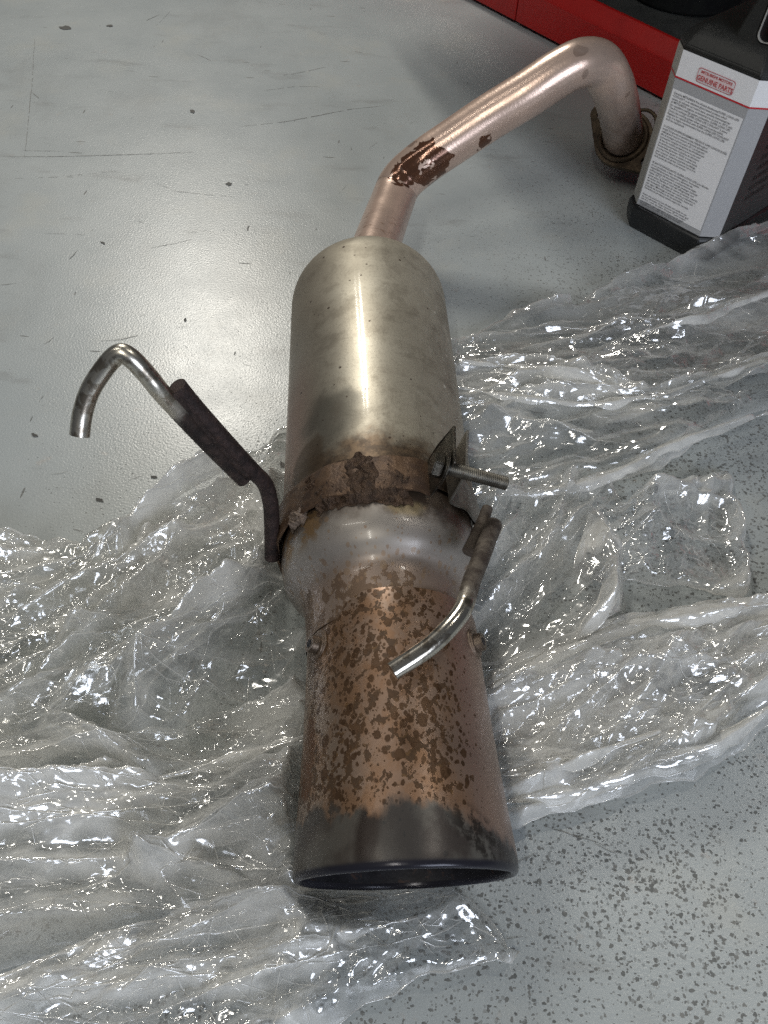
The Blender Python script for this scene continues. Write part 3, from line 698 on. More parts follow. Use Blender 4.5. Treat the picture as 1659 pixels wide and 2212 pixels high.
# ---- socket-head screws at the sides of the tip
for (px, py, ph, dn) in ((665, 1388, -60, 1), (1026, 1364, 61, 1)):
    c_ = TC + AX * (0.139 if ph < 0 else 0.139) + (RX * math.sin(rad(ph)) + RZ * math.cos(rad(ph))) * 0.0608
    d_ = RX * math.sin(rad(ph)) + RZ * math.cos(rad(ph))
    w_ = cyl(c_ - d_ * 0.001, c_ + d_ * 0.0022, 0.0112, 0.0104, 32, m_rust("screw_washer_metal", (0.16, 0.12, 0.09), (0.24, 0.185, 0.145), 0.45, 0.7, 100, 0.0004), "screw_washer")
    h_ = cyl(c_ + d_ * 0.0018, c_ + d_ * 0.0072, 0.0066, 0.0063, 24, m_rust("screw_head_metal", (0.14, 0.11, 0.085), (0.24, 0.19, 0.15), 0.4, 0.8, 100, 0.0003), "screw_head")
    cyl(c_ + d_ * 0.0066, c_ + d_ * 0.0075, 0.0034, 0.0034, 6, INNER, "screw_socket", h_, False)

# ------------------------------------------------------------------ red machine base beyond the pipe
def m_red():
    t = NT("red_machine_paint"); p = t.obj()
    base = t.mix(t.sstep(t.noise(p, 9, 4, 0.6), 0.35, 0.7), (0.44, 0.010, 0.008), (0.34, 0.008, 0.007))
    base = t.mix(t.mul(t.sstep(t.noise(p, 60, 5, 0.7), 0.62, 0.75), 0.45), base, (0.10, 0.02, 0.018))
    return t.bsdf(base, 0.42, 0.0, t.bump(t.noise(p, 120, 3), 0.0005, 0.4))
RED = m_red(); DECK = m_rust("dark_steel_deck", (0.035, 0.037, 0.036), (0.055, 0.057, 0.055), 0.7, 0.2, 30, 0.0004)
Q0 = np.array([0.088, 1.736, 0.0]); Q1 = np.array([0.397, 1.367, 0.0]); qd = (Q1 - Q0) / np.linalg.norm(Q1 - Q0); qn = np.array([-qd[1], qd[0], 0.0])
if qn[1] < 0: qn = -qn
mach = thing("workshop_machine", "red steel base rail of a large machine with a dark deck, behind the bent pipe", "machine", tuple(Q0 + qd * 0.3 + qn * 0.3))
def wsolid(name, poly, n, th, mat, parent, bev=0.002):
    global ROOT
    keep = ROOT; ROOT = np.array(parent.location) if parent.parent is None else np.array(parent.parent.location)
    o = solid(poly, n, th, mat, name, parent, bev); ROOT = keep; return o
def rail(u0, u1, name):
    prof = [(0.0, 0.006), (0.0, 0.060), (0.004, 0.064), (0.020, 0.083), (0.026, 0.083), (0.026, 0.006)]
    return wsolid(name, [Q0 + qd * u0 + qn * a + np.array([0, 0, z]) for a, z in prof], qd, u1 - u0, RED, mach, 0.0012)
rail(-1.2, 0.128, "base_rail"); rail(0.131, 1.3, "base_rail")
wsolid("deck_plate", [Q0 + qd * -1.2 + qn * 0.0265 + [0, 0, 0.070], Q0 + qd * 1.3 + qn * 0.0265 + [0, 0, 0.070], Q0 + qd * 1.3 + qn * 0.9 + [0, 0, 0.070], Q0 + qd * -1.2 + qn * 0.9 + [0, 0, 0.070]], [0, 0, 1], 0.008, DECK, mach, 0.001)
wsolid("added_shade_cabinet", [Q0 + qd * -0.15 + qn * 0.42 + [0, 0, 0.079], Q0 + qd * 1.25 + qn * 0.42 + [0, 0, 0.079], Q0 + qd * 1.25 + qn * 0.88 + [0, 0, 0.079], Q0 + qd * -0.15 + qn * 0.88 + [0, 0, 0.079]], [0, 0, 1], 0.38, RED, mach, 0.01)  # box mostly out of view, added to block light behind the rail
wsolid("added_shade_body", [Q0 + qd * -0.25 + qn * -0.16 + [0, 0, 0.46], Q0 + qd * 1.25 + qn * -0.16 + [0, 0, 0.46], Q0 + qd * 1.25 + qn * 0.88 + [0, 0, 0.46], Q0 + qd * -0.25 + qn * 0.88 + [0, 0, 0.46]], [0, 0, 1], 1.1, DECK, mach, 0.01)  # unseen overhanging block, added to shade the floor around the rail

# black tub on the deck
bk = np.array(G(1470, 40, 0.078)); bk = bk + np.array([0.02, 0.095, 0])
BLK = m_rust("black_plastic", (0.010, 0.010, 0.011), (0.016, 0.017, 0.016), 0.45, 0.0, 50, 0.0002)
tub = thing("plastic_tub", "round black plastic tub with green rim standing on the dark machine deck", "tub", tuple(bk))
def lathe_z(name, prof, mat, parent, seg=48):
    v = []; f = []
    for r, z in prof:
        for k in range(seg): v.append((r * math.cos(2 * math.pi * k / seg), r * math.sin(2 * math.pi * k / seg), z))
    for i in range(len(prof) - 1):
        for k in range(seg): f.append((i * seg + k, i * seg + (k + 1) % seg, (i + 1) * seg + (k + 1) % seg, (i + 1) * seg + k))
    return link(name, mesh_np(name, v, f), mat, parent)
lathe_z("tub_wall", [(0.001, 0.001), (0.085, 0.001), (0.094, 0.008), (0.104, 0.14), (0.108, 0.144), (0.104, 0.147), (0.100, 0.143), (0.091, 0.012), (0.001, 0.008)], BLK, tub)
lathe_z("rim_band", [(0.1035, 0.118), (0.1065, 0.120), (0.1075, 0.132), (0.1045, 0.134)], m_flat("dark_green_plastic", (0.010, 0.05, 0.02), 0.4), tub)

# ------------------------------------------------------------------ coolant bottle
FL_ = np.array([0.2960, 0.9975, 0.0]); fu = np.array([0.069, -0.066, 0.0]); FW = np.linalg.norm(fu); fu /= FW       # front face runs along fu
fd = np.array([0.69, 0.72, 0.0]); fd /= np.linalg.norm(fd)                                                      # depth direction
bo = FL_ + fu * FW / 2 + fd * 0.10
bot = thing("coolant_bottle", "black plastic coolant jug with a white and grey printed label standing behind the film", "bottle", tuple(bo))
CH, BD = 0.0170, 0.150
def oct_(inset, z, ch=CH):
    w = FW / 2; loc = [(-w, 0), (w, 0), (w + ch, ch), (w + ch, ch + BD), (w, BD + 2 * ch), (-w, BD + 2 * ch), (-w - ch, ch + BD), (-w - ch, ch)]
    cy_ = ch + BD / 2; out = []
    sx = (w + ch + inset) / (w + ch); sy = (cy_ + inset) / cy_
    for a, b in loc:
        p = fu * (a * sx) + fd * ((b - cy_) * sy + cy_) + FL_ + fu * w - bo; out.append((p[0], p[1], z))
    return out
def loft(name, rings, mat, parent, bev=0.0015, caps=True):
    bm = bmesh.new(); R_ = [[bm.verts.new(p) for p in r] for r in rings]; k = len(R_[0])
    for i in range(len(R_) - 1):
        for j in range(k): bm.faces.new((R_[i][j], R_[i][(j + 1) % k], R_[i + 1][(j + 1) % k], R_[i + 1][j]))
    if caps: bm.faces.new(R_[0][::-1]); bm.faces.new(R_[-1])
    bmesh.ops.recalc_face_normals(bm, faces=bm.faces[:])
    if bev:
        es = [e for e in bm.edges if len(e.link_faces) == 2 and e.calc_face_angle(0) > 0.35]
        bmesh.ops.bevel(bm, geom=es, offset=bev, segments=2, affect='EDGES', clamp_overlap=True)
    me = bpy.data.meshes.new(name); bm.to_mesh(me); bm.free(); o = link(name, me, mat, parent); autosmooth(o, 30); return o
BOTP = m_rust("jug_plastic", (0.014, 0.0145, 0.014), (0.020, 0.0205, 0.019), 0.50, 0.0, 40, 0.0003)
BASEP = m_rust("jug_base_plastic", (0.010, 0.011, 0.012), (0.016, 0.017, 0.018), 0.42, 0.0, 40, 0.0002)
loft("jug_body", [oct_(-0.0012, 0.034), oct_(-0.0012, 0.222), oct_(0.0003, 0.2235), oct_(0.0, 0.2275), oct_(-0.006, 0.236), oct_(-0.016, 0.2455), oct_(-0.026, 0.2490)], BOTP, bot)
loft("jug_base", [oct_(-0.003, 0.0), oct_(0.0005, 0.004), oct_(0.0025, 0.012), oct_(0.0030, 0.027), oct_(0.0012, 0.0318), oct_(-0.0005, 0.0335)], BASEP, bot, 0.001)
# groove lines in the base foot
def on_face(a, z, out=0.0): # point on the front face: a along width (0..FW), z height, out = proud of the face
    return FL_ + fu * a - fd * out + np.array([0, 0, z]) - bo
def quad(name, a0, z0, a1, z1, out, mat, parent):
    v = [on_face(a0, z0, out), on_face(a1, z0, out), on_face(a1, z1, out), on_face(a0, z1, out)]
    v += [p + fd * 0.0002 for p in v]
    f = [(0, 1, 2, 3), (7, 6, 5, 4), (0, 4, 5, 1), (1, 5, 6, 2), (2, 6, 7, 3), (3, 7, 4, 0)]
    return link(name, mesh_np(name, v, f), mat, parent, False)
def m_paper(name, col):
    t = NT(name); p = t.obj()
    base = t.mix(t.mul(t.sstep(t.noise(p, 50, 4, 0.6), 0.5, 0.75), 0.12), col, tuple(c * 0.8 for c in col))
    return t.bsdf(base, 0.42, 0.0, t.bump(t.noise(p, 55, 3, 0.5), 0.0009, 0.35))
WHT, GRY, DGY = m_paper("label_white", (0.88, 0.88, 0.90)), m_paper("label_grey", (0.42, 0.425, 0.44)), m_paper("label_dark", (0.035, 0.036, 0.036))
LSIDE = m_paper("label_side_grey", (0.45, 0.44, 0.41))
# wrap label: front and both chamfers light, long right and left sides dark
def wrap(name, z0, z1, out, front, left, side, parent):
    R0, R1 = oct_(out, z0), oct_(out, z1); bm = bmesh.new()
    v0 = [bm.verts.new(p) for p in R0]; v1 = [bm.verts.new(p) for p in R1]
    mi = [0, 0, 2, 2, 2, 2, 2, 1]
    for j in range(8):
        f = bm.faces.new((v0[j], v0[(j + 1) % 8], v1[(j + 1) % 8], v1[j])); f.material_index = mi[j]
    bmesh.ops.recalc_face_normals(bm, faces=bm.faces[:])
    me = bpy.data.meshes.new(name); bm.to_mesh(me); bm.free()
    for m in (front, left, side): me.materials.append(m)
    return link(name, me, None, parent, False)
lab = wrap("label", 0.0345, 0.2215, 0.0, GRY, LSIDE, DGY, bot)
wrap("label_top_band", 0.1935, 0.2213, 0.0004, WHT, LSIDE, WHT, lab)
RDL = m_flat("label_red_ink", (0.55, 0.02, 0.03), 0.45)
wrap("label_red_line", 0.1918, 0.1936, 0.0006, RDL, RDL, RDL, lab)
quad("label_text_panel", 0.0015, 0.0415, FW - 0.0015, 0.180, 0.0006, WHT, lab)
INK = m_flat("label_black_ink", (0.13, 0.13, 0.14), 0.5)
INKR = m_flat("label_red_print", (0.50, 0.05, 0.06), 0.5)
PNK = m_flat("label_pink_tint", (0.80, 0.62, 0.63), 0.5)
# printed words: built as flat lettering on the label
up = np.array([0, 0, 1.0])
def lettering(name, txt, a, z, size, mat, parent, out=0.0011, align='LEFT', xs=1.0, face='front'):
    cu = bpy.data.curves.new(name, 'FONT'); cu.body = txt; cu.size = size; cu.align_x = align; cu.resolution_u = 2; cu.fill_mode = 'FRONT'; cu.offset = size * (0.02 if size > 0.004 else 0.006)
    ob = bpy.data.objects.new(name, cu); scn.collection.objects.link(ob)
    dg = bpy.context.evaluated_depsgraph_get(); me = bpy.data.meshes.new_from_object(ob.evaluated_get(dg)); me.name = name
    bpy.data.objects.remove(ob); bpy.data.curves.remove(cu)
    if face == 'front': org, ex, en = on_face(a, z, out), fu, -fd
    else: org, ex, en = FL_ + fu * (FW + CH + 0.0006) + fd * (CH + a) + np.array([0, 0, z]) - bo, fd, fu
    co = np.zeros(len(me.vertices) * 3); me.vertices.foreach_get('co', co); co = co.reshape(-1, 3)
    nw = org + np.outer(co[:, 0] * xs, ex) + np.outer(co[:, 1], up); me.vertices.foreach_set('co', nw.ravel()); me.update()
    me.materials.clear(); return link(name, me, mat, parent, False)
ca = FW * 0.5 + 0.001
quad("badge_tint", ca - 0.0205, 0.1985, ca + 0.0205, 0.2095, 0.0009, PNK, lab)
# rounded outline of the badge
def badge(a0, z0, a1, z1, r, w):
    pts = arc(a1 - r, z1 - r, r, 90, 0, 6) + arc(a1 - r, z0 + r, r, 0, -90, 6) + arc(a0 + r, z0 + r, r, -90, -180, 6) + arc(a0 + r, z1 - r, r, 180, 90, 6)
    n = len(pts); cx_, cz_ = (a0 + a1) / 2, (z0 + z1) / 2; v = []
    for p in pts:
        v.append(on_face(p[0], p[1], 0.0012))
    for p in pts:
        v.append(on_face(p[0] - math.copysign(w, p[0] - cx_), p[1] - math.copysign(w, p[1] - cz_), 0.0012))
    return link("badge_outline", mesh_np("badge_outline", v, [(i, (i + 1) % n, n + (i + 1) % n, n + i) for i in range(n)]), INKR, lab, False)
badge(ca - 0.0235, 0.1968, ca + 0.0235, 0.2118, 0.003, 0.0006)
lettering("lettering", "MITSUBISHI MOTORS", ca, 0.2066, 0.0042, INKR, lab, align='CENTER')
lettering("lettering", "GENUINE PARTS", ca, 0.1990, 0.0072, INKR, lab, align='CENTER', xs=0.86)
para = [
 ["Genuine MITSUBISHI Pre-diluted Antifreeze/SUPER LONG LIFE", "COOLANT is an ethylene glycol based product which", "passes all relevant corrosion tests, specially formulated for", "all MITSUBISHI engines, at temperatures as low as -35°C and", "for complete cooling system protection. SUPER LONG LIFE", "The first recharge SUPER LONG LIFE COOLANT 5 years", "Check the cooling system when coolant must be added.", "Replace for vehicle filled with SUPER LONG LIFE COOLANT", "only. It is highly recommended that the SUPER LONG LIFE", "shall be maintained."],
 ["Le LIQUIDE DE REFROIDISSEMENT PRÉ-DILUÉ SUPER LONGUE DURÉE", "antigel d'origine est un produit à base d'éthylène glycol", "mélangé pour tous les moteurs et formulé spécialement", "afin de protéger le circuit jusqu'à -35°C et de garantir", "la protection complète du système de refroidissement", "de tous les modèles pendant cinq ans ou plus selon", "les conditions normales d'utilisation du véhicule et", "les intervalles d'entretien. Vérifier le niveau avec", "le moteur froid, ajouter au besoin le même liquide", "pour conserver toutes les propriétés du mélange.", "Ne pas diluer avec de l'eau. Conserver fermé hors", "de la portée des enfants et des animaux."],
 ["El ANTICONGELANTE SUPER LONG LIFE pre-diluido", "es un producto a base de etilenglicol, formulado", "especialmente para motores y sistemas de", "enfriamiento de aluminio, a temperaturas bajas", "hasta -35°C. La primera recarga protege durante", "cinco años. Revise el nivel del refrigerante con", "el motor frío y agregue el mismo producto cuando", "sea necesario. No mezcle con otros productos ni", "con agua. Mantenga el envase cerrado, fuera del", "alcance de los niños y de los animales.", "Deseche el producto usado según las normas."],
 ["Note: this coolant is pre-diluted and ready to use,", "do not add water. Keep container tightly closed and", "store in a cool, dry place. Dispose of used coolant", "according to local regulations. Keep out of reach", "of children and animals. Do not take internally.", "Avoid contact with skin and eyes.", "Made for use in cooling systems only."]]
z = 0.1755
for gi, g in enumerate(para):
    sz = 0.00335 if gi < 3 else 0.0031
    lettering("lettering", "\n".join(g), 0.0045, z, sz, INK, lab, xs=[0.98, 0.84, 1.06, 1.06][gi])
    z -= len(g) * sz * 1.0 + 0.0048
# side label text, dark on dark
for k in range(7):
    lettering("lettering", "ANTIFREEZE / COOLANT SUPER LONG LIFE", 0.03, 0.150 - k * 0.013, 0.0085, m_flat("side_ink", (0.02, 0.02, 0.02), 0.5) if k == 0 else bpy.data.materials["side_ink"], lab, face='side')
# handle: slab across the top with a rounded grip hole (outline: across = fu offset from centre, up = z)
def handle():
    from mathutils.geometry import delaunay_2d_cdt
    out = [(-0.003, 0.236), (-0.002, 0.252), (0.004, 0.275), (0.012, 0.297), (0.022, 0.308), (0.055, 0.308), (0.064, 0.300), (0.0645, 0.236)]
    hole = arc(0.047, 0.290, 0.006, 90, 0, 5) + arc(0.0475, 0.2565, 0.005, 0, -90, 5) + arc(0.0285, 0.2565, 0.0075, -90, -180, 6) + arc(0.0290, 0.289, 0.007, 180, 90, 5)
    th = 0.030; s0_ = 0.016; n = len(out); m = len(hole)
    pts = [Vector(p) for p in out + hole]; ed = [(i, (i + 1) % n) for i in range(n)] + [(n + i, n + (i + 1) % m) for i in range(m)]
    vs, es, fs, *_ = delaunay_2d_cdt(pts, ed, [], 2, 1e-8)
    hx = sum(p[0] for p in hole) / m; hz = sum(p[1] for p in hole) / m
    def inh(c):
        k = False
        for i in range(m):
            a, b = hole[i], hole[(i + 1) % m]
            if (a[1] > c.y) != (b[1] > c.y) and c.x < (b[0] - a[0]) * (c.y - a[1]) / (b[1] - a[1]) + a[0]: k = not k
        return k
    fs = [f for f in fs if not inh(sum((vs[i] for i in f), Vector((0, 0))) / len(f))]
    cen = FL_ + fu * FW / 2 + fd * s0_ - bo
    bm = bmesh.new(); bv = [bm.verts.new(tuple(cen + fu * p.x + up * p.y)) for p in vs]
    for f in fs: bm.faces.new([bv[i] for i in f])
    r = bmesh.ops.extrude_face_region(bm, geom=bm.faces[:]); ev = [e for e in r['geom'] if isinstance(e, bmesh.types.BMVert)]
    bmesh.ops.translate(bm, verts=ev, vec=tuple(fd * th)); bmesh.ops.recalc_face_normals(bm, faces=bm.faces[:])
    es = [e for e in bm.edges if len(e.link_faces) == 2 and e.calc_face_angle(0) > 1.0]
    bmesh.ops.bevel(bm, geom=es, offset=0.0022, segments=3, affect='EDGES')
    me = bpy.data.meshes.new("handle"); bm.to_mesh(me); bm.free(); o = link("handle", me, BOTP, bot); autosmooth(o, 40)
    # pale moulding flash round the grip hole
    v = []; f = []
    for (a, z_) in hole: v.append(tuple(cen + fu * a + up * z_ - fd * 0.0004))
    for (a, z_) in hole: v.append(tuple(cen + fu * (hx + (a - hx) * 0.955) + up * (hz + (z_ - hz) * 0.965) - fd * 0.0004))
    for (a, z_) in hole: v.append(tuple(cen + fu * a + up * z_ + fd * 0.004))
    for i in range(m):
        j = (i + 1) % m; f.append((i, j, m + j, m + i)); f.append((m + i, m + j, 2 * m + j, 2 * m + i))
    link("handle_seam", mesh_np("handle_seam", v, f), m_flat("pale_flash", (0.42, 0.41, 0.38), 0.5), o, False)
handle()

# ------------------------------------------------------------------ clear plastic film
def hash2(i, j, seed):
    h = (i.astype(np.int64) * 374761393 + j.astype(np.int64) * 668265263 + seed * 1442695041) & 0xffffffff
    h = ((h ^ (h >> 13)) * 1274126177) & 0xffffffff
    h = h ^ (h >> 16)
    return (h & 0xffffff) / float(0xffffff)
def vnoise(x, y, seed):
    i = np.floor(x); j = np.floor(y); fx = x - i; fy = y - j; fx = fx * fx * (3 - 2 * fx); fy = fy * fy * (3 - 2 * fy)
    a = hash2(i, j, seed); b = hash2(i + 1, j, seed); c = hash2(i, j + 1, seed); d = hash2(i + 1, j + 1, seed)
    return (a * (1 - fx) + b * fx) * (1 - fy) + (c * (1 - fx) + d * fx) * fy
def facet(x, y, seed):
    """piecewise-linear noise on a warped triangular lattice: flat facets meeting in sharp creases"""
    wx = x + 0.45 * (vnoise(x * 0.7, y * 0.7, seed + 11) - 0.5); wy = y + 0.45 * (vnoise(x * 0.7, y * 0.7, seed + 23) - 0.5)
    s_ = (wx + wy) * 0.366; u = wx + s_; v = wy + s_
    i = np.floor(u); j = np.floor(v); fu_ = u - i; fv = v - j
    a = hash2(i, j, seed); d = hash2(i + 1, j + 1, seed); up_ = fu_ > fv
    b = np.where(up_, hash2(i + 1, j, seed), hash2(i, j + 1, seed))
    hi = np.maximum(fu_, fv); lo = np.minimum(fu_, fv)
    return a * (1 - hi) + b * (hi - lo) + d * lo
def seg_dist(X, Y, P):
    best = np.full(X.shape, 1e9); bx = np.zeros(X.shape); by = np.zeros(X.shape)
    for k in range(len(P) - 1):
        ax_, ay_ = P[k]; dx, dy = P[k + 1][0] - ax_, P[k + 1][1] - ay_; L2 = dx * dx + dy * dy + 1e-12
        t = np.clip(((X - ax_) * dx + (Y - ay_) * dy) / L2, 0, 1); qx = ax_ + t * dx; qy = ay_ + t * dy
        d = (X - qx) ** 2 + (Y - qy) ** 2; m = d < best
        best[m] = d[m]; bx[m] = qx[m]; by[m] = qy[m]
    return np.sqrt(best), bx, by
def inside(X, Y, P):
    c = np.zeros(X.shape, bool)
    for k in range(len(P)):
        a, b = P[k], P[(k + 1) % len(P)]
        if a[1] == b[1]: continue
        m = ((a[1] > Y) != (b[1] > Y)) & (X < (b[0] - a[0]) * (Y - a[1]) / (b[1] - a[1]) + a[0]); c ^= m
    return c
def m_film(name, milk, tint, seed):
    t = NT(name); p = t.obj()
    geo = t.n.new('ShaderNodeNewGeometry')
    # crinkle facets: each small cell of the film is tilted its own way
    acc = t.n.new('ShaderNodeNewGeometry').outputs['Normal']
    msk = t.sstep(t.noise(t.mapping(p, (0.7, 1.4, 1), (0, 0, seed * 2 - 0.3)), 13, 3, 0.6, 0.6), 0.42, 0.60, 0.12, 1.15)
    for sc_, k_, rz, st in ((60, 0.34, seed, 0.30), (150, 0.36, seed + 0.9, 0.30), (340, 0.16, seed + 2.0, 0.30)):
        vv = t.vor(t.mapping(p, (st, 1, 1), (0, 0, rz)), sc_, 'F1', 1, None)
        sub = t.node('ShaderNodeVectorMath', 0, {'operation': 'SUBTRACT'}, i0=vv.outputs['Color'], i1=(0.5, 0.5, 0.5))
        sub = t.node('ShaderNodeVectorMath', 0, {'operation': 'SCALE'}, i0=sub, Scale=t.mul(msk, k_))
        acc = t.vadd(acc, sub, 1.0)
    nrm = t.node('ShaderNodeVectorMath', 0, {'operation': 'NORMALIZE'}, i0=acc)
    dt = t.n.new('ShaderNodeVectorMath'); dt.operation = 'DOT_PRODUCT'; t.link(t.n.new('ShaderNodeNewGeometry').outputs['Normal'], dt.inputs[0]); t.link(geo.outputs['Incoming'], dt.inputs[1])
    c = t.math('ABSOLUTE', dt.outputs['Value']); inv = t.sub(1.0, c)
    fres = t.add(0.17, t.mul(t.math('POWER', inv, 3.0), 0.80))
    pa = t.n.new('ShaderNodeAttribute'); pa.attribute_name = 'ply'
    mv = None
    tr = t.node('ShaderNodeBsdfTransparent', 0, None, Color=tint)
    gl = t.node('ShaderNodeBsdfAnisotropic', 0, None, Color=(1, 1, 1), Roughness=0.135, Normal=nrm)
    df = t.node('ShaderNodeBsdfDiffuse', 0, None, Color=(0.92, 0.92, 0.90))
    tl = t.node('ShaderNodeBsdfTranslucent', 0, None, Color=(0.88, 0.88, 0.84))
    mlk = t.node('ShaderNodeMixShader', 0, None, Fac=0.45, i1=df, i2=tl)
    mv = t.mul(t.sstep(t.noise(t.mapping(p, (0.6, 1.5, 1), (0, 0, -0.35)), 8, 3, 0.6, 0.5), 0.43, 0.60, 0.06, 2.1), milk)
    mv = t.add(mv, t.mul(pa.outputs['Fac'], 0.42))
    mv = t.add(mv, t.mul(t.math('POWER', inv, 2.4), 0.75))
    a = t.node('ShaderNodeMixShader', 0, None, Fac=mv, i1=tr, i2=mlk)
    b = t.node('ShaderNodeMixShader', 0, None, Fac=fres, i1=a, i2=gl)
    t.link(b, t.out.inputs[0]); return t.m
film = thing("plastic_film", "large crumpled clear plastic film spread on the grey floor under the muffler", "plastic film", (0.0, 0.35, 0.0))
FO = np.array([0.0, 0.35, 0.0])
def muffler_ceiling(X, Y):
    """height of the underside of the muffler above a floor point (film must stay below)"""
    px = X - C0[0]; py = Y - C0[1]; s_ = (px * AX[0] + py * AX[1]); lat = px * (-AX[1]) + py * AX[0]
    R = np.where(s_ < 0.17, 0.069, np.where(s_ < 0.20, 0.0705, 0.0815)); R = np.where(s_ > 0.6, 0.03, R)
    zc = C0[2] + AX[2] * s_
    la = np.abs(lat); c = np.where(la < R, zc - np.sqrt(np.maximum(R * R - la * la, 0)) - 0.0015, 0.075 + (la - R) * 2.0)
    end = np.maximum(np.maximum(0.004 - s_, s_ - 0.60), 0)
    return np.maximum(c, 0.001) + end * 1.3
def film_layer(name, outline, seed, mat, z0=0.002, flow=0.0, amp=1.0, folds=(), roll=0.006, wig=0.006, g=0.0015, stretch=2.6, centre=None, creases=900):
    rnd = np.random.RandomState(seed)
    P = [G(x, y, z0)[:2] for x, y in outline]
    # subdivide + wiggle the outline
    Q = []
    for k in range(len(P)):
        a, b = np.array(P[k]), np.array(P[(k + 1) % len(P)]); L = np.linalg.norm(b - a); n = max(1, int(L / 0.008)); nn = np.array([-(b - a)[1], (b - a)[0]]) / L
        for i in range(n):
            q = a + (b - a) * i / n; w_ = (vnoise(np.array([q[0] * 45]), np.array([q[1] * 45]), seed + 5)[0] - 0.5) * 2 * wig + (vnoise(np.array([q[0] * 150]), np.array([q[1] * 150]), seed + 6)[0] - 0.5) * wig * 0.7
            Q.append(q + nn * w_)
    Q = np.array(Q); x0, y0 = Q.min(0) - 2 * g; x1, y1 = Q.max(0) + 2 * g
    nx = int((x1 - x0) / g) + 2; ny = int((y1 - y0) / g) + 2
    X, Y = np.meshgrid(x0 + np.arange(nx) * g, y0 + np.arange(ny) * g, indexing='ij')
    d, bx, by = seg_dist(X.ravel(), Y.ravel(), np.vstack([Q, Q[:1]])); ins = inside(X.ravel(), Y.ravel(), Q)
    sd = np.where(ins, d, -d); X = X.ravel(); Y = Y.ravel()
    mv = (sd < 0) & (sd > -1.0 * g); X = np.where(mv, bx, X); Y = np.where(mv, by, Y)
    keep = (sd > -1.0 * g)
    # flow frame
    ca_, sa_ = math.cos(flow), math.sin(flow)
    if centre is not None:
        cx_, cy_ = G(*centre, z0)[:2]; rr_ = np.hypot(X - cx_, Y - cy_) + 0.02; th = np.arctan2(Y - cy_, X - cx_)
        U = rr_; V = th * 0.22; U = U; 
    else:
        bend = 0.05 * (vnoise(X * 4, Y * 4, seed + 40) - 0.5)
        U = ca_ * X + sa_ * Y; V = -sa_ * X + ca_ * Y + bend
    H = np.zeros(X.shape)
    M = np.clip((vnoise(U * 7, V * 15, seed + 300) - 0.42) * 4.0, 0.05, 1.2)
    H += 0.020 * vnoise(U * 5 / 1.0, V * 9, seed + 1) ** 1.5
    for (cell, a, st) in ((0.085, 0.050, stretch), (0.040, 0.022, stretch * 0.9), (0.016, 0.0085, 1.8), (0.0080, 0.0018, 1.3)):
        if cell < 0.03: a = a * M
        H += a * facet(U / (cell * st), V / cell, seed + int(cell * 1e4)) 
    # long pulled folds along the flow
    for q in range(3):
        fr = (28, 60, 120)[q]; nz = vnoise(U * fr * 0.10, V * fr, seed + 60 + q); H += (0.006, 0.0030, 0.0)[q] * (1 - np.abs(2 * nz - 1))
    H = (H - 0.036) * amp; H = np.maximum(H, 0) + 0.0 
    H = H * np.clip(0.35 + sd / 0.03, 0.3, 1.0)
    # random tent creases
    Hc = np.zeros(X.shape).reshape(nx, ny); Pl = np.zeros(X.shape).reshape(nx, ny)
    span = max(x1 - x0, y1 - y0)
    for k in range(creases):
        cx_ = rnd.uniform(x0, x1); cy_ = rnd.uniform(y0, y1); L = rnd.uniform(0.004, 0.026) * (3.0 if rnd.rand() < 0.10 else 1); w_ = rnd.uniform(0.0018, 0.0055); am = rnd.uniform(0.0008, 0.0030) * (1 if rnd.rand() < 0.7 else -1)
        an = flow + (rnd.randn() * 0.55 if rnd.rand() < 0.6 else rnd.uniform(0, math.pi))
        r_ = L + w_ * 2; i0 = max(0, int((cx_ - r_ - x0) / g)); i1 = min(nx, int((cx_ + r_ - x0) / g) + 2); j0 = max(0, int((cy_ - r_ - y0) / g)); j1 = min(ny, int((cy_ + r_ - y0) / g) + 2)
        if i1 <= i0 or j1 <= j0: continue
        gx, gy = np.meshgrid(x0 + np.arange(i0, i1) * g - cx_, y0 + np.arange(j0, j1) * g - cy_, indexing='ij')
        t_ = gx * math.cos(an) + gy * math.sin(an); s2 = -gx * math.sin(an) + gy * math.cos(an) 
        Hc[i0:i1, j0:j1] += am * np.clip(1 - np.abs(t_) / L, 0, 1) * np.clip(1 - np.abs(s2) / w_, 0, 1)
    longf = []
    for k in range(int(creases * 0.045) + 8):          # long pulled folds
        cx_ = rnd.uniform(x0, x1); cy_ = rnd.uniform(y0, y1); L = rnd.uniform(0.04, 0.15); w_ = rnd.uniform(0.006, 0.016); am = rnd.uniform(0.005, 0.015)
        an = flow + rnd.randn() * 0.28; r_ = L + w_ * 2; kc = rnd.uniform(-0.8, 0.8); longf.append((cx_, cy_, an, L, kc, k))
        i0 = max(0, int((cx_ - r_ - x0) / g)); i1 = min(nx, int((cx_ + r_ - x0) / g) + 2); j0 = max(0, int((cy_ - r_ - y0) / g)); j1 = min(ny, int((cy_ + r_ - y0) / g) + 2)
        if i1 <= i0 or j1 <= j0: continue
        gx, gy = np.meshgrid(x0 + np.arange(i0, i1) * g - cx_, y0 + np.arange(j0, j1) * g - cy_, indexing='ij')
        t_ = gx * math.cos(an) + gy * math.sin(an); s2 = -gx * math.sin(an) + gy * math.cos(an) + kc * 0.5 * t_ * t_
        Hc[i0:i1, j0:j1] += am * np.clip(1.2 * (1 - np.abs(t_) / L), 0, 1) * np.clip(1 - np.abs(s2) / w_, 0, 1)
        sidew = w_ * rnd.uniform(0.5, 1.6); on = (s2 > -0.0012) & (s2 < sidew) & (np.abs(t_) < L * 0.9)
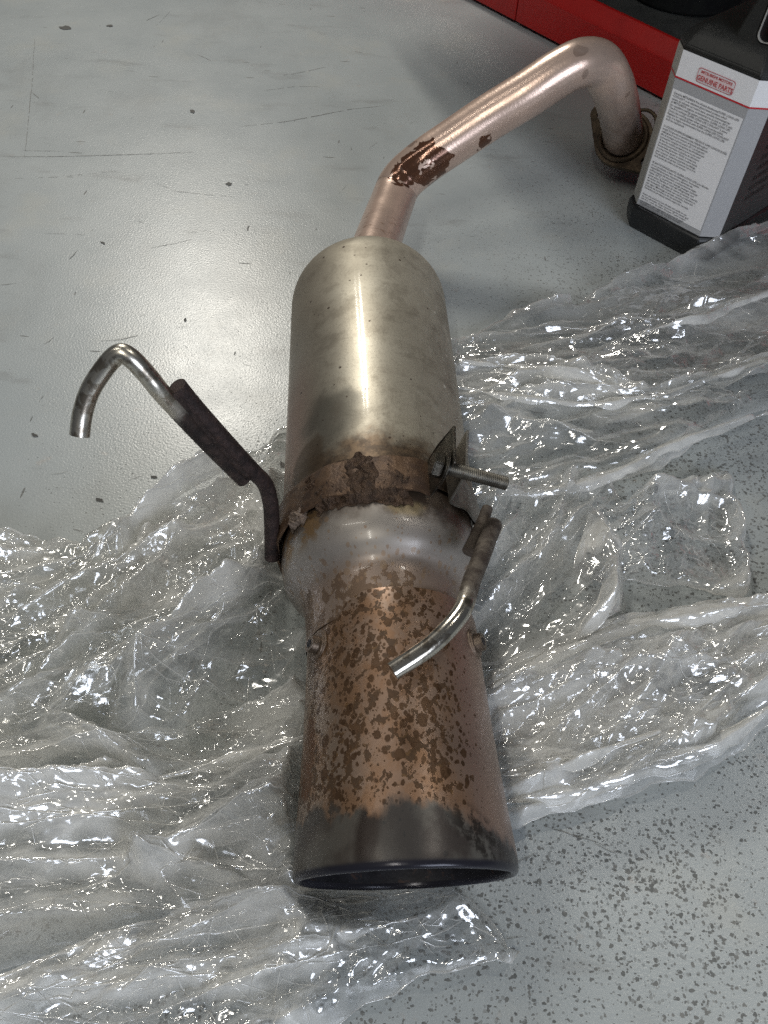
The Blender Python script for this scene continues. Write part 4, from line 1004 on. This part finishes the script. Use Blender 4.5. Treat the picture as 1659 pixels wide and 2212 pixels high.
        Pl[i0:i1, j0:j1] = np.maximum(Pl[i0:i1, j0:j1], on * rnd.uniform(0.3, 1.0) * np.clip(1.25 - s2 / sidew * 0.9, 0, 1) * np.clip(2.0 * (1 - np.abs(t_) / (L * 0.9)), 0, 1))
    ply = Pl.ravel() * 0.8
    H = H + Hc.ravel() * np.clip(M + 0.25, 0, 1) * np.clip(sd / 0.006, 0, 1)
    for (pl, hh, ww) in folds:
        pw_ = [G(x, y, z0 + hh * 0.7)[:2] for x, y in pl]; fd_, _, _ = seg_dist(X, Y, pw_)
        ply = np.maximum(ply, np.clip(1.3 - fd_ / (ww * 0.55), 0, 1) * (0.35 + 0.65 * vnoise(X * 35, Y * 35, seed + 12)))
        nzf = 0.75 + 0.5 * vnoise(X * 60, Y * 60, seed + 91); H += hh * nzf * np.maximum(0, 1 - fd_ / ww) ** 1.4
    ply = np.maximum(ply, np.clip(1.4 - np.maximum(sd, 0) / 0.0028, 0, 1) * (0.2 + 0.8 * vnoise(X * 18, Y * 18, seed + 14)))
    if roll: # rolled free edge
        nzr = vnoise(X * 22, Y * 22, seed + 77); H += roll * (0.35 + nzr) * np.exp(-((np.maximum(sd, 0) - roll * 0.9) / (roll * 0.9)) ** 2) * np.clip(np.maximum(sd, 0) / (roll * 0.5), 0, 1)
    Z = z0 + np.maximum(H, 0.0)
    ceil = muffler_ceiling(X, Y); Z = np.minimum(Z, np.maximum(ceil, 0.0009 + 0.0006 * (seed % 5)))
    vid = np.full(X.shape, -1, np.int64); vid[keep] = np.arange(keep.sum())
    i, j = np.meshgrid(np.arange(nx - 1), np.arange(ny - 1), indexing='ij'); a = (i * ny + j).ravel()
    F = np.stack([a, a + ny, a + ny + 1, a + 1], 1); ok = keep[F].all(1) & (sd[F].max(1) > 0); F = vid[F[ok]]
    # quads -> tris, alternating diagonal for a crisper crumple
    T = np.concatenate([F[:, [0, 1, 2]], F[:, [0, 2, 3]]])
    V3 = np.stack([X[keep] - FO[0], Y[keep] - FO[1], Z[keep]], 1)
    used = np.zeros(len(V3), bool); used[T.ravel()] = True; re = np.cumsum(used) - 1
    V3 = V3[used]; T = re[T]
    hem = []; hf = []; nQ = len(Q); base = len(V3); Zg = np.full(nx * ny, z0); Zg[:] = Z
    def crest(pts, rmax):           # thin tube along a crease, added to draw bright glint lines
        st = len(hem); n_p = len(pts)
        for k in range(n_p):
            q = pts[k]; a = pts[max(0, k - 1)]; b = pts[min(n_p - 1, k + 1)]; t_ = (b - a) / (np.linalg.norm(b - a) + 1e-9); n_ = np.array([-t_[1], t_[0]])
            ii = int(round((q[0] - x0) / g)); jj = int(round((q[1] - y0) / g))
            if not (0 <= ii < nx and 0 <= jj < ny) or sd[ii * ny + jj] < 0.002: return
            zq = Zg[max(0, ii - 1) * ny + jj:max(0, ii - 1) * ny + jj + 1].max(); zq = max(zq, Zg[ii * ny + jj])
            rr_ = rmax * (0.25 + 0.75 * math.sin(math.pi * (k + 0.5) / n_p)) * (0.5 + 0.7 * vnoise(np.array([q[0] * 120.0]), np.array([q[1] * 120.0]), seed + 8)[0])
            for m_ in range(5):
                an = m_ / 5 * 2 * math.pi; hem.append((q[0] + n_[0] * rr_ * math.cos(an) - FO[0], q[1] + n_[1] * rr_ * math.cos(an) - FO[1], zq + rr_ * math.sin(an)))
        for k in range(n_p - 1):
            for m_ in range(5):
                a = base + st + k * 5 + m_; b = base + st + k * 5 + (m_ + 1) % 5; hf.append((a, b, b + 5)); hf.append((a, b + 5, a + 5))
    for (pl, hh, ww) in folds:
        pw_ = [np.array(G(x, y, z0 + hh * 0.7)[:2]) for x, y in pl]
        for k in range(len(pw_) - 1):
            n_s = max(3, int(np.linalg.norm(pw_[k + 1] - pw_[k]) / 0.004)); off = rnd.randn(2) * 0.0015
            crest([pw_[k] + (pw_[k + 1] - pw_[k]) * i_ / n_s + off + 0.0012 * rnd.randn(2) * 0.5 for i_ in range(n_s + 1)], 0.0010)
    for (cx_, cy_, an, L, kc, ph) in longf:
        n_s = int(L / 0.003); tt = np.linspace(-L * 0.8, L * 0.8, n_s); ss = -(kc * 0.5 * tt * tt)
        crest([np.array([cx_ + math.cos(an) * a_ - math.sin(an) * b_, cy_ + math.sin(an) * a_ + math.cos(an) * b_]) for a_, b_ in zip(tt, ss)], 0.0007)
    for k in range(int(creases * 0.40)):
        cx_ = rnd.uniform(x0, x1); cy_ = rnd.uniform(y0, y1); L = rnd.uniform(0.003, 0.013); an = flow + (rnd.randn() * 0.5 if rnd.rand() < 0.6 else rnd.uniform(0, math.pi)); kk = rnd.uniform(-0.5, 0.5)
        crest([np.array([cx_ + math.cos(an + kk * (i_ > 2)) * L * (i_ - 2) / 2, cy_ + math.sin(an + kk * (i_ > 2)) * L * (i_ - 2) / 2]) for i_ in range(5)], rnd.uniform(0.0003, 0.0006))
    hem0 = list(hem); base = len(V3) + len(hem)
    for k in range(nQ + 1):
        q = Q[k % nQ]; a = Q[(k - 1) % nQ]; b = Q[(k + 1) % nQ]; t_ = (b - a) / (np.linalg.norm(b - a) + 1e-9); n_ = np.array([-t_[1], t_[0]])
        ii = int(round((q[0] - x0) / g)); jj = int(round((q[1] - y0) / g)); zq = Zg[min(max(ii, 0), nx - 1) * ny + min(max(jj, 0), ny - 1)]
        rr_ = 0.0002 + 0.0010 * max(0.0, vnoise(np.array([q[0] * 35.0]), np.array([q[1] * 35.0]), seed + 33)[0] - 0.30) * 1.4
        for m_ in range(6):
            an = m_ / 6 * 2 * math.pi; hem.append((q[0] + n_[0] * rr_ * math.cos(an) - FO[0], q[1] + n_[1] * rr_ * math.cos(an) - FO[1], max(zq + rr_ * math.sin(an), 0.0006)))
    for k in range(nQ):
        for m_ in range(6):
            a = base + k * 6 + m_; b = base + k * 6 + (m_ + 1) % 6; hf.append((a, b, b + 6)); hf.append((a, b + 6, a + 6))
    me_ = mesh_np(name, np.vstack([V3, hem]), np.vstack([T, hf])); at = me_.attributes.new('ply', 'FLOAT', 'POINT')
    at.data.foreach_set('value', np.concatenate([ply[keep][used], np.full(len(hem), 0.8)]).astype(np.float32))
    o = link(name, me_, mat, film, False)
    return o
MA = m_film("clear_film", 0.16, (0.97, 0.97, 0.97), 0.3)
MB_ = m_film("clear_film_warm", 0.23, (0.965, 0.965, 0.95), 1.2)
MC = m_film("milky_film", 0.36, (0.96, 0.96, 0.96), 2.1)
PI = math.pi
MW = m_film("doubled_film", 0.52, (0.95, 0.95, 0.95), 3.3)
# right, upper sheet
film_layer("film_layer", [(950, 770), (1080, 700), (1225, 652), (1240, 672), (1330, 622), (1480, 562), (1680, 485), (1900, 420), (1900, 720), (1700, 880), (1580, 925), (1500, 962), (1420, 1022), (1340, 1045), (1240, 1060), (1060, 1090), (900, 1120)], 1, MA,
    0.003, rad(22), 0.95, [([(990, 780), (1150, 790), (1300, 835), (1370, 868)], 0.012, 0.010), ([(985, 850), (1200, 880), (1400, 868), (1659, 790), (1750, 770)], 0.014, 0.011), ([(1060, 690), (1230, 655)], 0.008, 0.008), ([(1100, 760), (1400, 700), (1659, 655)], 0.012, 0.012), ([(1280, 640), (1480, 570), (1700, 490)], 0.012, 0.014)], 0.009, 0.004, stretch=3.6, creases=800)
film_layer("film_layer", [(960, 735), (1070, 720), (1230, 700), (1420, 690), (1680, 600), (1900, 560), (1900, 760), (1660, 800), (1420, 868), (1330, 882), (1200, 880), (960, 880)], 2, MA,
    0.012, rad(12), 0.9, [([(990, 800), (1130, 795), (1290, 830), (1385, 880)], 0.010, 0.008)], 0.007, 0.004, stretch=4.0, creases=500)
# right, middle crumple with the white flap
film_layer("film_layer", [(930, 1020), (1100, 1040), (1250, 1050), (1320, 1040), (1345, 1100), (1420, 1050), (1570, 1020), (1600, 1120), (1622, 1230), (1600, 1295), (1480, 1270), (1345, 1262), (1330, 1330), (1265, 1400), (1190, 1440), (1060, 1460), (930, 1460)], 3, MA,
    0.002, rad(50), 0.9, [([(1345, 1060), (1480, 1070), (1590, 1080), (1612, 1180), (1610, 1280)], 0.010, 0.009), ([(1060, 1300), (1180, 1180), (1260, 1120)], 0.014, 0.012), ([(1040, 1120), (1140, 1095), (1330, 1050)], 0.012, 0.012)], 0.006, 0.006, stretch=1.8, creases=900)
film_layer("film_flap", [(1262, 1120), (1290, 1108), (1342, 1182), (1334, 1260), (1330, 1330), (1262, 1390), (1232, 1400), (1270, 1330), (1290, 1285), (1232, 1240)], 4, MW,
    0.022, rad(80), 1.0, [([(1285, 1120), (1318, 1230), (1300, 1370)], 0.012, 0.012)], 0.006, 0.003, stretch=2.5, creases=60)
# right, lower sheet
film_layer("film_layer", [(930, 1520), (1040, 1470), (1180, 1400), (1330, 1350), (1480, 1320), (1680, 1300), (1900, 1280), (1900, 1420), (1659, 1578), (1560, 1648), (1490, 1690), (1400, 1712), (1330, 1752), (1230, 1772), (1110, 1796), (930, 1820)], 5, MC,
    0.003, rad(25), 1.0, [([(1060, 1475), (1200, 1420), (1400, 1345)], 0.012, 0.012), ([(1090, 1690), (1300, 1650), (1460, 1600), (1659, 1480)], 0.014, 0.014), ([(1120, 1785), (1330, 1738)], 0.009, 0.009)], 0.008, 0.004, stretch=2.6, creases=1100)
film_layer("film_layer", [(930, 1600), (1060, 1500), (1320, 1400), (1659, 1340), (1850, 1330), (1800, 1440), (1659, 1500), (1540, 1600), (1480, 1640), (1300, 1720), (1100, 1700), (930, 1690)], 6, MA,
    0.014, rad(28), 0.9, [([(1080, 1560), (1300, 1480), (1600, 1440)], 0.008, 0.01)], 0.006, 0.006, stretch=2.2, creases=900)
# left mass, back lobe
film_layer("film_layer", [(760, 900), (615, 935), (560, 990), (500, 1015), (430, 1060), (370, 1108), (290, 1172), (215, 1220), (120, 1198), (40, 1196), (-250, 1190), (-300, 1700), (200, 1640), (640, 1640), (800, 1400), (800, 1100)], 7, MB_,
    0.003, rad(38), 1.15, [([(500, 1030), (380, 1110), (290, 1190), (255, 1290), (200, 1400)], 0.032, 0.022), ([(585, 1060), (580, 1200), (540, 1290), (420, 1390), (335, 1480), (310, 1570)], 0.040, 0.024), ([(0, 1330), (150, 1330), (280, 1220)], 0.014, 0.014), ([(0, 1215), (120, 1210), (230, 1245)], 0.010, 0.012)], 0.009, 0.006, stretch=2.4, creases=1600)
film_layer("film_layer", [(590, 1080), (575, 1200), (540, 1300), (430, 1400), (330, 1500), (250, 1600), (90, 1530), (-60, 1520), (-150, 1320), (120, 1290), (260, 1180), (400, 1110), (520, 1040)], 8, MB_,
    0.016, rad(42), 1.0, [([(590, 1110), (575, 1210), (530, 1300), (430, 1390), (330, 1495)], 0.014, 0.010), ([(120, 1500), (240, 1390), (400, 1200)], 0.012, 0.012)], 0.007, 0.005, stretch=2.8, creases=900)
# left mass, middle sheets
film_layer("film_layer", [(-250, 1525), (20, 1528), (120, 1552), (260, 1622), (420, 1580), (640, 1520), (800, 1480), (800, 1850), (560, 1800), (330, 1700), (120, 1735), (-250, 1800)], 9, MB_,
    0.010, rad(10), 1.1, [([(0, 1535), (120, 1558), (270, 1640), (330, 1690)], 0.026, 0.018), ([(300, 1600), (480, 1540), (640, 1500)], 0.014, 0.012), ([(320, 1690), (500, 1640), (680, 1600)], 0.012, 0.012)], 0.007, 0.006, stretch=2.6, creases=1300)
film_layer("film_layer", [(-250, 1745), (100, 1722), (240, 1700), (330, 1690), (380, 1700), (620, 1640), (820, 1620), (820, 2010), (620, 2050), (350, 2020), (-50, 2130), (-150, 1900)], 10, MC,
    0.014, rad(5), 1.15, [([(0, 1745), (150, 1722), (320, 1695)], 0.014, 0.012), ([(330, 1870), (480, 1800), (680, 1745)], 0.026, 0.020), ([(330, 1880), (470, 1890), (680, 1905)], 0.012, 0.012), ([(0, 1900), (180, 1890), (330, 1870), (400, 1960)], 0.012, 0.012)], 0.008, 0.006, stretch=2.4, creases=1500)
# near strip below the tip
film_layer("film_layer", [(-150, 2215), (60, 2120), (250, 2040), (420, 1985), (600, 1960), (760, 1915), (930, 1900), (985, 1935), (1060, 1990), (1128, 2062), (1100, 2092), (985, 2110), (900, 2130), (820, 2165), (700, 2230), (500, 2330), (-100, 2400)], 11, MC,
    0.006, rad(14), 1.1, [([(0, 2170), (250, 2050), (440, 1992), (620, 1965), (820, 1930)], 0.028, 0.020), ([(880, 2130), (990, 2100), (1100, 2075)], 0.010, 0.010), ([(120, 2190), (420, 2110), (720, 2060)], 0.012, 0.012)], 0.007, 0.005, stretch=2.6, creases=1500)
def strip_px(pl, w0, w1):
    """outline of a tapering folded strip along a photo-pixel polyline"""
    P = [np.array(p, float) for p in pl]; n = len(P); L = []; R_ = []
    for i in range(n):
        t = P[min(n - 1, i + 1)] - P[max(0, i - 1)]; t /= np.linalg.norm(t); nn = np.array([-t[1], t[0]])
        w = (w0 + (w1 - w0) * i / (n - 1)) * (1.0 if 0 < i < n - 1 else 0.08) * 0.45
        L.append(P[i] + nn * w); R_.append(P[i] - nn * w)
    return [tuple(p) for p in L + R_[::-1]]
k_ = 20
for pl, w0, w1, z_ in (([(-60, 2190), (120, 2105), (300, 2040), (450, 1992), (640, 1962), (820, 1920)], 60, 30, 0.030),
                   ([(100, 2200), (300, 2130), (480, 2080), (700, 2035), (900, 1985)], 30, 46, 0.026),
                   ([(300, 1880), (420, 1830), (540, 1795), (690, 1775)], 26, 60, 0.030),
                   ([(320, 1878), (480, 1905), (660, 1925)], 20, 44, 0.026),
                   ([(300, 1480), (420, 1400), (520, 1310), (575, 1210), (588, 1120)], 40, 26, 0.036),
                   ([(250, 1400), (280, 1280), (330, 1180), (440, 1090)], 34, 30, 0.032),
                   ([(-40, 1525), (110, 1542), (220, 1600), (290, 1660)], 26, 34, 0.030),
                   ([(0, 1230), (110, 1222), (230, 1262)], 40, 30, 0.022),
                   ([(330, 1700), (480, 1660), (660, 1600)], 30, 36, 0.028),
                   ([(990, 792), (1120, 796), (1260, 828), (1380, 872)], 16, 24, 0.030),
                   ([(985, 842), (1130, 868), (1300, 880), (1440, 856), (1680, 776)], 18, 30, 0.028),
                   ([(1380, 730), (1520, 690), (1700, 630)], 16, 44, 0.032),
                   ([(1060, 1080), (1200, 1062), (1330, 1030), (1480, 960), (1660, 900)], 34, 26, 0.020),
                   ([(1060, 1490), (1190, 1425), (1330, 1362), (1500, 1330), (1680, 1310)], 30, 50, 0.028),
                   ([(1090, 1740), (1250, 1712), (1400, 1660), (1540, 1620), (1670, 1530)], 70, 50, 0.024),
                   ([(1080, 1690), (1230, 1660), (1420, 1590)], 30, 44, 0.030),
                   ([(500, 1880), (600, 1800), (700, 1760)], 20, 40, 0.030),
                   ([(60, 1700), (200, 1690), (330, 1660)], 20, 30, 0.030)):
    a_ = G(*pl[0], 0.02); b_ = G(*pl[-1], 0.02)
    film_layer("film_fold", strip_px(pl, w0, w1), k_, MW, z_, math.atan2(b_[1] - a_[1], b_[0] - a_[0]), 0.55, [(pl, 0.007, 0.012)], 0.004, 0.004, stretch=4.0, creases=40); k_ += 1
print("triangles", sum(len(o.data.polygons) for o in scn.objects if o.type == 'MESH' and 'film' in o.name))
